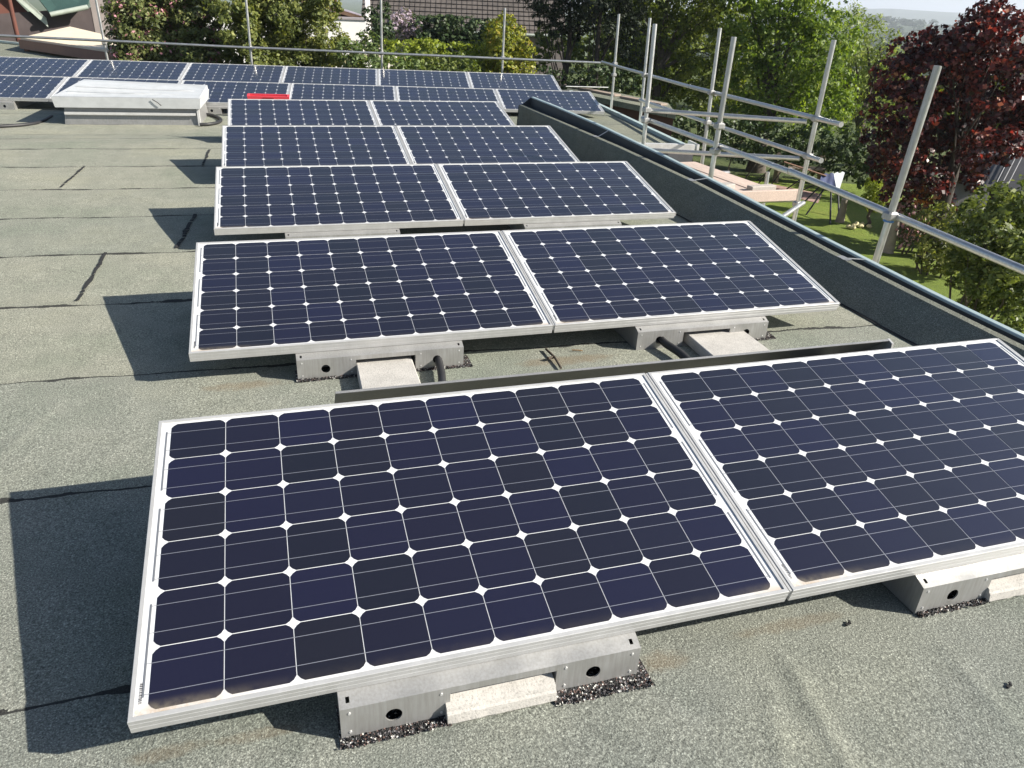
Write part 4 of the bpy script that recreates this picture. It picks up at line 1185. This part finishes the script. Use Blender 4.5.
# greenish lower roof strip with gutter between
lr = empty('lower_roof', (on_z(30, 60, -1.0).x, on_z(30, 60, -1).y, G)); li = Matrix.Translation(-lr.location)
tag(lr, 'grey green lower roof strip at the far left behind the back row', 'roof')
a1, a2, a3, a4 = on_z(-60, 64, -.22), on_z(125, 66, -.22), on_z(70, 51, -.22), on_z(-60, 36, -.22)
m = MB(); slab(m, [a1, a2, a3, a4], .08); capart(m, 'roof_felt', FELT_WING, lr, li)
m = MB(); m.tube([a4 + Vector((0, 0, .03)), a3 + Vector((0, 0, .03)), a2 + Vector((0, 0, .02))], .05, 8); capart(m, 'edge_trim', GUTTER, lr, li)
m = MB()
for p in (a1, a2, a3, a4):
    c_ = (a1 + a2 + a3 + a4) / 4; pp = p.lerp(c_, .12); m.box((pp.x, pp.y, (G - .30) / 2), (.15, .15, -.30 - G))
capart(m, 'post', BROWN_F, lr, li)
# wooden gabled neighbour with teal lean-to
nh = empty('timber_house', (*at(20, 20, 27).xy, G)); ni = Matrix.Translation(-nh.location)
tag(nh, 'neighbouring house with red brown timber gable and teal lean-to roof at the upper left', 'house')
dN = 35.0
g1 = at(-60, -10, dN); g2 = at(38, 24, dN)
dirn = Vector((g2.x - g1.x, g2.y - g1.y, 0)).normalized(); back = Vector((-dirn.y, dirn.x, 0))
def nhp(px, py, dep=0.0, d=dN):
    return at(px, py, d) + back * dep
m = MB()   # timber gable infill and plastered wall below
m.poly([nhp(-120, 22), nhp(33, 22), nhp(33, 17), nhp(12, -4), nhp(-40, -52), nhp(-120, -60)]); capart(m, 'timber_gable', REDWOOD, nh, ni)
w0, w1 = nhp(-120, 22, -.02), nhp(97, 7, -.02)
m = MB(); m.poly([(w0.x, w0.y, G), (w1.x, w1.y, G), w1, w0]); capart(m, 'wall', SHADEDWALL, nh, ni)
m = MB(); e1, e2 = nhp(-38, -56, -.35), nhp(46, 18, -.35); up = Vector((0, 0, .22))
slab(m, [e1, e2, e2 + back * 5, e1 + back * 5], .10); slab(m, [e1 + Vector((0, 0, .012)) - back * .0, e2 + Vector((0, 0, .012)), e2 + back * .10 + Vector((0, 0, .012)), e1 + back * .10 + Vector((0, 0, .012))], .30)
capart(m, 'verge_board', GUTTER, nh, ni)
t1, t2, t3, t4 = nhp(49, 12, -.6), nhp(86, 4.5, -.6), nhp(100, -26, 1.6), nhp(20, -26, 1.6)
m = MB(); slab(m, [t1, t2, t3, t4], .06); capart(m, 'lean_to_roof', TEALROOF, nh, ni)
m = MB(); m.tube([t1 + Vector((0, 0, -.06)) - back * .07, t2 + Vector((0, 0, -.06)) - back * .07], .085, 10); capart(m, 'gutter', GUTTER, nh, ni)
m = MB(); p = nhp(17, 46, -1.2, dN); p0 = nhp(8, -4, -1.2); m.tube([Vector((p0.x, p0.y, G)), p0], .075, 8); capart(m, 'post', REDWOOD, nh, ni)
m = MB(); a_, b_ = nhp(90, 4, -.06), nhp(122, 4, .1); m.poly([(a_.x, a_.y, G), (b_.x, b_.y, G), (b_.x, b_.y, b_.z + .4), (a_.x, a_.y, a_.z + .4)]); capart(m, 'side_wall', PALEWALL, nh, ni)
# white rendered house
wh = empty('white_house', (*at(290, 40, 34).xy, G)); wi = Matrix.Translation(-wh.location)
tag(wh, 'white rendered house with a red brown wooden eave behind the tall green shrub', 'house')
dW = 33
h0, h1 = at(190, 12, dW), at(367, 20.5, dW); dirw = Vector((h1.x - h0.x, h1.y - h0.y, 0)).normalized(); bk = Vector((-dirw.y, dirw.x, 0))
m = MB(); zt = h1.z; b0 = h0 + bk * 5; b1 = h1 + bk * 5
m.add([(h0.x, h0.y, G), (h1.x, h1.y, G), (b1.x, b1.y, G), (b0.x, b0.y, G), (h0.x, h0.y, zt), (h1.x, h1.y, zt), (b1.x, b1.y, zt), (b0.x, b0.y, zt)], [(0, 1, 5, 4), (1, 2, 6, 5), (2, 3, 7, 6), (3, 0, 4, 7), (4, 5, 6, 7)])
capart(m, 'wall', WHITE_R, wh, wi)
m = MB(); s0 = h0 - bk * .05; s1 = h1 - bk * .05; slab(m, [(s0.x, s0.y, zt + .07), (s1.x, s1.y, zt + .07), (b1.x, b1.y, zt + .07), (b0.x, b0.y, zt + .07)], .066); capart(m, 'wall_coping', simple('coping_grey', (.3, .27, .28), .6), wh, wi)
m = MB(); u0, u1 = at(240, 20, dW + 2), at(352, 20, dW + 2); m.poly([(u0.x, u0.y, zt), (u1.x, u1.y, zt), (u1.x, u1.y, at(352, 17, dW + 2).z), (u0.x, u0.y, at(318, -10, dW + 2).z)]); capart(m, 'timber_wall', REDWOOD, wh, wi)
m = MB(); r0, r1 = at(300, -2, dW + 1), at(363, 16.5, dW + 1); slab(m, [r0, r1, r1 + bk * 4, r0 + bk * 4], .14); capart(m, 'eave_board', wood('light_eave', (.5, .33, .2)), wh, wi)
m = MB(); slab(m, [r0 + Vector((0, 0, .05)) - bk * .08, r1 + Vector((0, 0, .05)) - bk * .08, r1 + bk * 4.1 + Vector((0, 0, .05)), r0 + bk * 4.1 + Vector((0, 0, .05))], .047); capart(m, 'roof_sheet', simple('mauve_sheet', (.38, .34, .40), .5), wh, wi)
m = MB(); p = at(336, 14, dW + .8); m.box((p.x, p.y, zt + .35), (.12, .12, .6)); capart(m, 'post', BROWN_F, wh, wi)
m = MB(); p = at(367.5, 4, dW + 3); m.box((p.x, p.y, (p.z + G) / 2 + 1), (.2, .2, p.z - G + 2)); capart(m, 'chimney_pipe', WHITE_R, wh, wi)
# upper storey behind the lilac (pale band with grey roof)
gh = empty('grey_roof_house', (*at(455, 5, 46).xy, G)); gi = Matrix.Translation(-gh.location)
tag(gh, 'house with a large grey tiled roof beyond the dark hedge', 'house')
def tile_mat():
    M = Mat('grey_roof_tiles'); o = M.obj()
    f = M.noise(.6, 5, .6, o); g_ = M.noise(3.2, 4, .7, o)
    c = M.mix(.8, M.ramp(f, [(.3, (.085, .074, .068)), (.7, (.125, .108, .098))]), M.ramp(g_, [(.3, (.6, .6, .6)), (.7, (1.25, 1.22, 1.2))]), 'MULTIPLY')
    M.set(c, .8); return M.m
TILES = tile_mat()
dG = 44
e0, e1 = at(360, 28, dG), at(566, 36, dG); zz = (e0.z + e1.z) / 2; e0.z = e1.z = zz
ax = (e1 - e0).normalized(); bkg = Vector((-ax.y, ax.x, 0)); wv = (bkg * math.cos(R(38)) + Vector((0, 0, math.sin(R(38))))).normalized()
Lg = (e1 - e0).length
def panel_mesh(name, w_, h_, nu, nv, mat, root, th=.05):
    # stepped tile courses in the local XY plane
    m = MB(); vs = []; fs = []
    for j in range(nv):
        y0, y1 = h_ * j / nv, h_ * (j + 1) / nv
        for i in range(nu):
            x0, x1 = w_ * i / nu, w_ * (i + 1) / nu; k = len(vs)
            vs += [(x0 + .018, y0, th), (x1 - .018, y0, th), (x1 - .018, y1, .012), (x0 + .018, y1, .012), (x0 + .018, y0, 0), (x1 - .018, y0, 0)]
            fs += [(k, k + 1, k + 2, k + 3), (k + 4, k + 5, k + 1, k)]
    vs += [(0, 0, 0), (w_, 0, 0), (w_, h_, 0), (0, h_, 0)]; k = len(vs); fs.append((k - 4, k - 3, k - 2, k - 1))
    m.add(vs, fs); return m.build(name, mat, root)
ro_ = panel_mesh('tiled_roof', Lg, 7.0, int(Lg / .27), 21, TILES, gh, .07)
nn_ = ax.cross(wv)
ro_.matrix_parent_inverse = gi; ro_.matrix_basis = Matrix(((ax.x, wv.x, nn_.x, e0.x), (ax.y, wv.y, nn_.y, e0.y), (ax.z, wv.z, nn_.z, e0.z), (0, 0, 0, 1)))
m = MB(); f0 = e0 + bkg * .5; f1 = e1 + bkg * .5; m.add([(f0.x, f0.y, G), (f1.x, f1.y, G), (f1.x, f1.y, zz), (f0.x, f0.y, zz), (f1.x + bkg.x * 9, f1.y + bkg.y * 9, G), (f1.x + bkg.x * 5, f1.y + bkg.y * 5, zz + 4)], [(0, 1, 2, 3), (1, 4, 5, 2)])
capart(m, 'wall', PALEWALL, gh, gi)
m = MB(); m.tube([e0 - bkg * .06, e1 - bkg * .06], .07, 8); capart(m, 'gutter', GUTTER, gh, gi)

# carport with brown wall and grey planks beyond the wing roof
cp = empty('carport', (*on_z(620, 105, -.9).xy, G)); cpi = Matrix.Translation(-cp.location)
tag(cp, 'low carport with felt roof edge and dark red brown boards behind the roof corner', 'carport')
k1, k2, k3, k4 = on_z(534, 84, -.75), on_z(676, 113, -.75), on_z(668, 103, -.75), on_z(540, 77, -.75)
m = MB(); slab(m, [k1, k2, k3, k4], .14); capart(m, 'roof_edge', FELT_WING, cp, cpi)
m = MB(); kd = (k3 - k2).normalized() * .35
a_, b_ = k1 + kd, k2 + kd
m.poly([(a_.x, a_.y, G), (b_.x, b_.y, G), (b_.x, b_.y, -.89), (a_.x, a_.y, -.89)]); capart(m, 'board_wall', wood('dark_red_boards', (.10, .045, .035)), cp, cpi)
for i in range(3):
    t0 = .1 + .3 * i; m = MB(); m.bevel_box(((k1.lerp(k2, t0 + .12) + k4.lerp(k3, t0 + .12)) / 2 + Vector((0, 0, .03))), ((k2 - k1).length * .26, .24, .05), .006, math.atan2((k2 - k1).y, (k2 - k1).x) + .02 * (i - 1))
    o = m.build('weathered_plank', wood('weathered_plank_wood', (.36, .29, .24))); tag(o, ('grey plank on the carport roof behind the long panel rows', 'middle grey plank on the carport roof by the corner pole', 'grey plank at the right end of the carport roof')[i], 'plank', 'planks on the carport roof')

# ------------------------------------------------------------------ the air: pale haze that only tells over kilometres
HZ = bpy.data.materials.new('pale_air'); HZ.use_nodes = True
_t = HZ.node_tree
for _n in list(_t.nodes): _t.nodes.remove(_n)
_o = _t.nodes.new('ShaderNodeOutputMaterial'); _v = _t.nodes.new('ShaderNodeVolumePrincipled')
_v.inputs['Color'].default_value = (.80, .88, 1.0, 1); _v.inputs['Density'].default_value = .00030; _v.inputs['Anisotropy'].default_value = 0.2
_t.links.new(_v.outputs[0], _o.inputs['Volume'])
m = MB(); m.box((0, 0, 45), (15000, 15000, 150)); hz = m.build('haze', HZ); tag(hz, kind='stuff')

# ------------------------------------------------------------------ garden furniture at the right
DARKTUBE = simple('dark_steel_tube', (.035, .035, .04), .5, .3)
CANVAS = simple('white_canvas', (.36, .39, .41), .8, 0, .08, 4)
CANVAS_B = simple('blue_canvas', (.03, .045, .12), .8, 0, .2, 4)
sw = empty('garden_swing', (*at(832, 200, 21.5).xy, G)); tag(sw, 'garden swing seat with blue and white canopy cloth on the lawn', 'garden swing')
def swp(px, py, d): return at(px, py, d) - sw.location
for (pa_, pb_) in (((831, 192, 21.3), (830, 226, 20.3)), ((838, 190, 21.6), (838, 222, 21.2)), ((826, 186, 21.2), (806, 214, 21.0)), ((820, 186, 21.6), (797, 210, 21.6))):
    m = MB(); a_ = swp(*pa_); b_ = swp(*pb_); b_.z = 0; m.tube([a_, b_], .022, 8); m.build('leg', DARKTUBE, sw)
def sheet3(pts, nu, nv, mat, name, root, sag=.06, th=.015):
    p = [Vector(q_) for q_ in pts]; m = MB(); vs = []
    for j in range(nv + 1):
        for i in range(nu + 1):
            u, v = i / nu, j / nv; q_ = p[0].lerp(p[1], u).lerp(p[3].lerp(p[2], u), v)
            q_.z -= sag * math.sin(math.pi * u) * math.sin(math.pi * v) + .02 * math.sin(u * 14 + v * 3); vs.append(q_)
    n0 = len(vs); vs += [v_ - Vector((.01, .01, th)) for v_ in vs]
    f = [(j * (nu + 1) + i, j * (nu + 1) + i + 1, (j + 1) * (nu + 1) + i + 1, (j + 1) * (nu + 1) + i) for j in range(nv) for i in range(nu)]
    m.add(vs, f + [tuple(n0 + k for k in reversed(q_)) for q_ in f], 0, True); return m.build(name, mat, root)
sheet3([swp(833, 173, 21.4), swp(845, 172, 21.8), swp(840, 188, 21.6), swp(836, 188, 21.2)], 8, 6, CANVAS, 'side_cloth', sw)
sheet3([swp(822, 174, 21.2), swp(834, 173, 21.4), swp(836, 188, 21.2), swp(819, 182, 21.0)], 8, 6, CANVAS_B, 'rear_cloth', sw)
m = MB(); m.tube([swp(784, 162, 21.0), swp(826, 176, 21.2)], .02, 8); m.build('top_rail', BROWN_F, sw)
bn = empty('garden_bench', (*at(798, 178, 25).xy, G)); tag(bn, 'weathered wooden garden bench beyond the end of the planks', 'bench')
bz = R(-20)
for nm_, c_, s_ in (('seat', (0, 0, .45), (1.5, .42, .05)), ('backrest', (0, .22, .78), (1.5, .05, .30)), ('leg', (-.65, 0, .21), (.07, .4, .42)), ('leg', (.65, 0, .21), (.07, .4, .42))):
    m = MB(); m.bevel_box(c_, s_, .01); m.build(nm_, wood('bench_wood', (.30, .24, .19)), bn)
bn.rotation_euler = (0, 0, bz)
def post_thing(name, px, py0, py1, d, r, mat, label, cat):
    t = at(px, py0, d); e = Vector((t.x, t.y, G)); m = MB(); m.tube([Vector((0, 0, 0)), Vector((.01, 0, (t.z - G) * .5)), t - e], r, 10, 0, True, [r * 1.25, r, r * .85])
    o = m.build(name, mat); o.location = e; tag(o, label, cat)
post_thing('tree_stump', 845, 199, 214, 20.6, .09, simple('pale_trunk', (.22, .19, .16), .9), 'pale short tree trunk in the middle of the lawn', 'trunk')
post_thing('tree_stump', 898, 214, 236, 18.4, .10, simple('pale_trunk2', (.26, .23, .2), .9), 'pale trunk below the pink flowering shrub', 'trunk')
fl = at(862, 211, 20.3); m = MB()
for k in range(9):
    m.bevel_box((fl.x + random.uniform(-.35, .35), fl.y + random.uniform(-.18, .18), G + .07), (random.uniform(.08, .15), .10, .09), .03, random.random() * 3)
o = m.build('flower_bed', simple('pale_stones', (.55, .5, .3), .8)); tag(o, 'small bed edged with pale stones under the rounded thuja', 'flower bed')
# dark leaning board and shed at the right
bd = at(962, 205, 19.0); m = MB(); m.box((bd.x, bd.y, G + .75), (1.0, .06, 1.6), R(-25), 0, Euler((R(-12), 0, R(-25))).to_matrix())
o = m.build('leaning_board', simple('grey_board', (.16, .155, .16), .8)); tag(o, 'dark grey board leaning behind the shrubs at the right', 'board')
sh = empty('garden_shed', (*at(1010, 150, 23).xy, G)); shi = Matrix.Translation(-sh.location)
tag(sh, 'dark garden shed roof behind the copper maple at the right picture edge', 'shed')
SHEDROOF = simple('dark_shed_roof', (.05, .05, .055), .7, 0, .2, 3)
v1, v2, v3, v4 = at(960, 180, 21), at(1090, 205, 19.5), at(1090, 130, 24.5), at(975, 130, 25)
m = MB(); slab(m, [v1, v2, v3, v4], .1); capart(m, 'roof', SHEDROOF, sh, shi)
m = MB(); i1, i2 = v1.lerp(v3, .06), v2.lerp(v4, .06); m.poly([(i1.x, i1.y, G), (i2.x, i2.y, G), (i2.x, i2.y, i2.z - .12), (i1.x, i1.y, i1.z - .12)]); capart(m, 'wall', SHADEDWALL, sh, shi)
for k in range(3):
    m = MB(); a_ = v1.lerp(v2, .30 + .045 * k) + Vector((0, 0, .10)); b_ = v1.lerp(v2, .36 + .05 * k).lerp(v4.lerp(v3, .40 + .05 * k), .55) + Vector((0, 0, .12)); m.tube([a_, b_], .012, 6); capart(m, 'roof_batten', simple('grey_batten', (.22, .22, .23), .6), sh, shi)
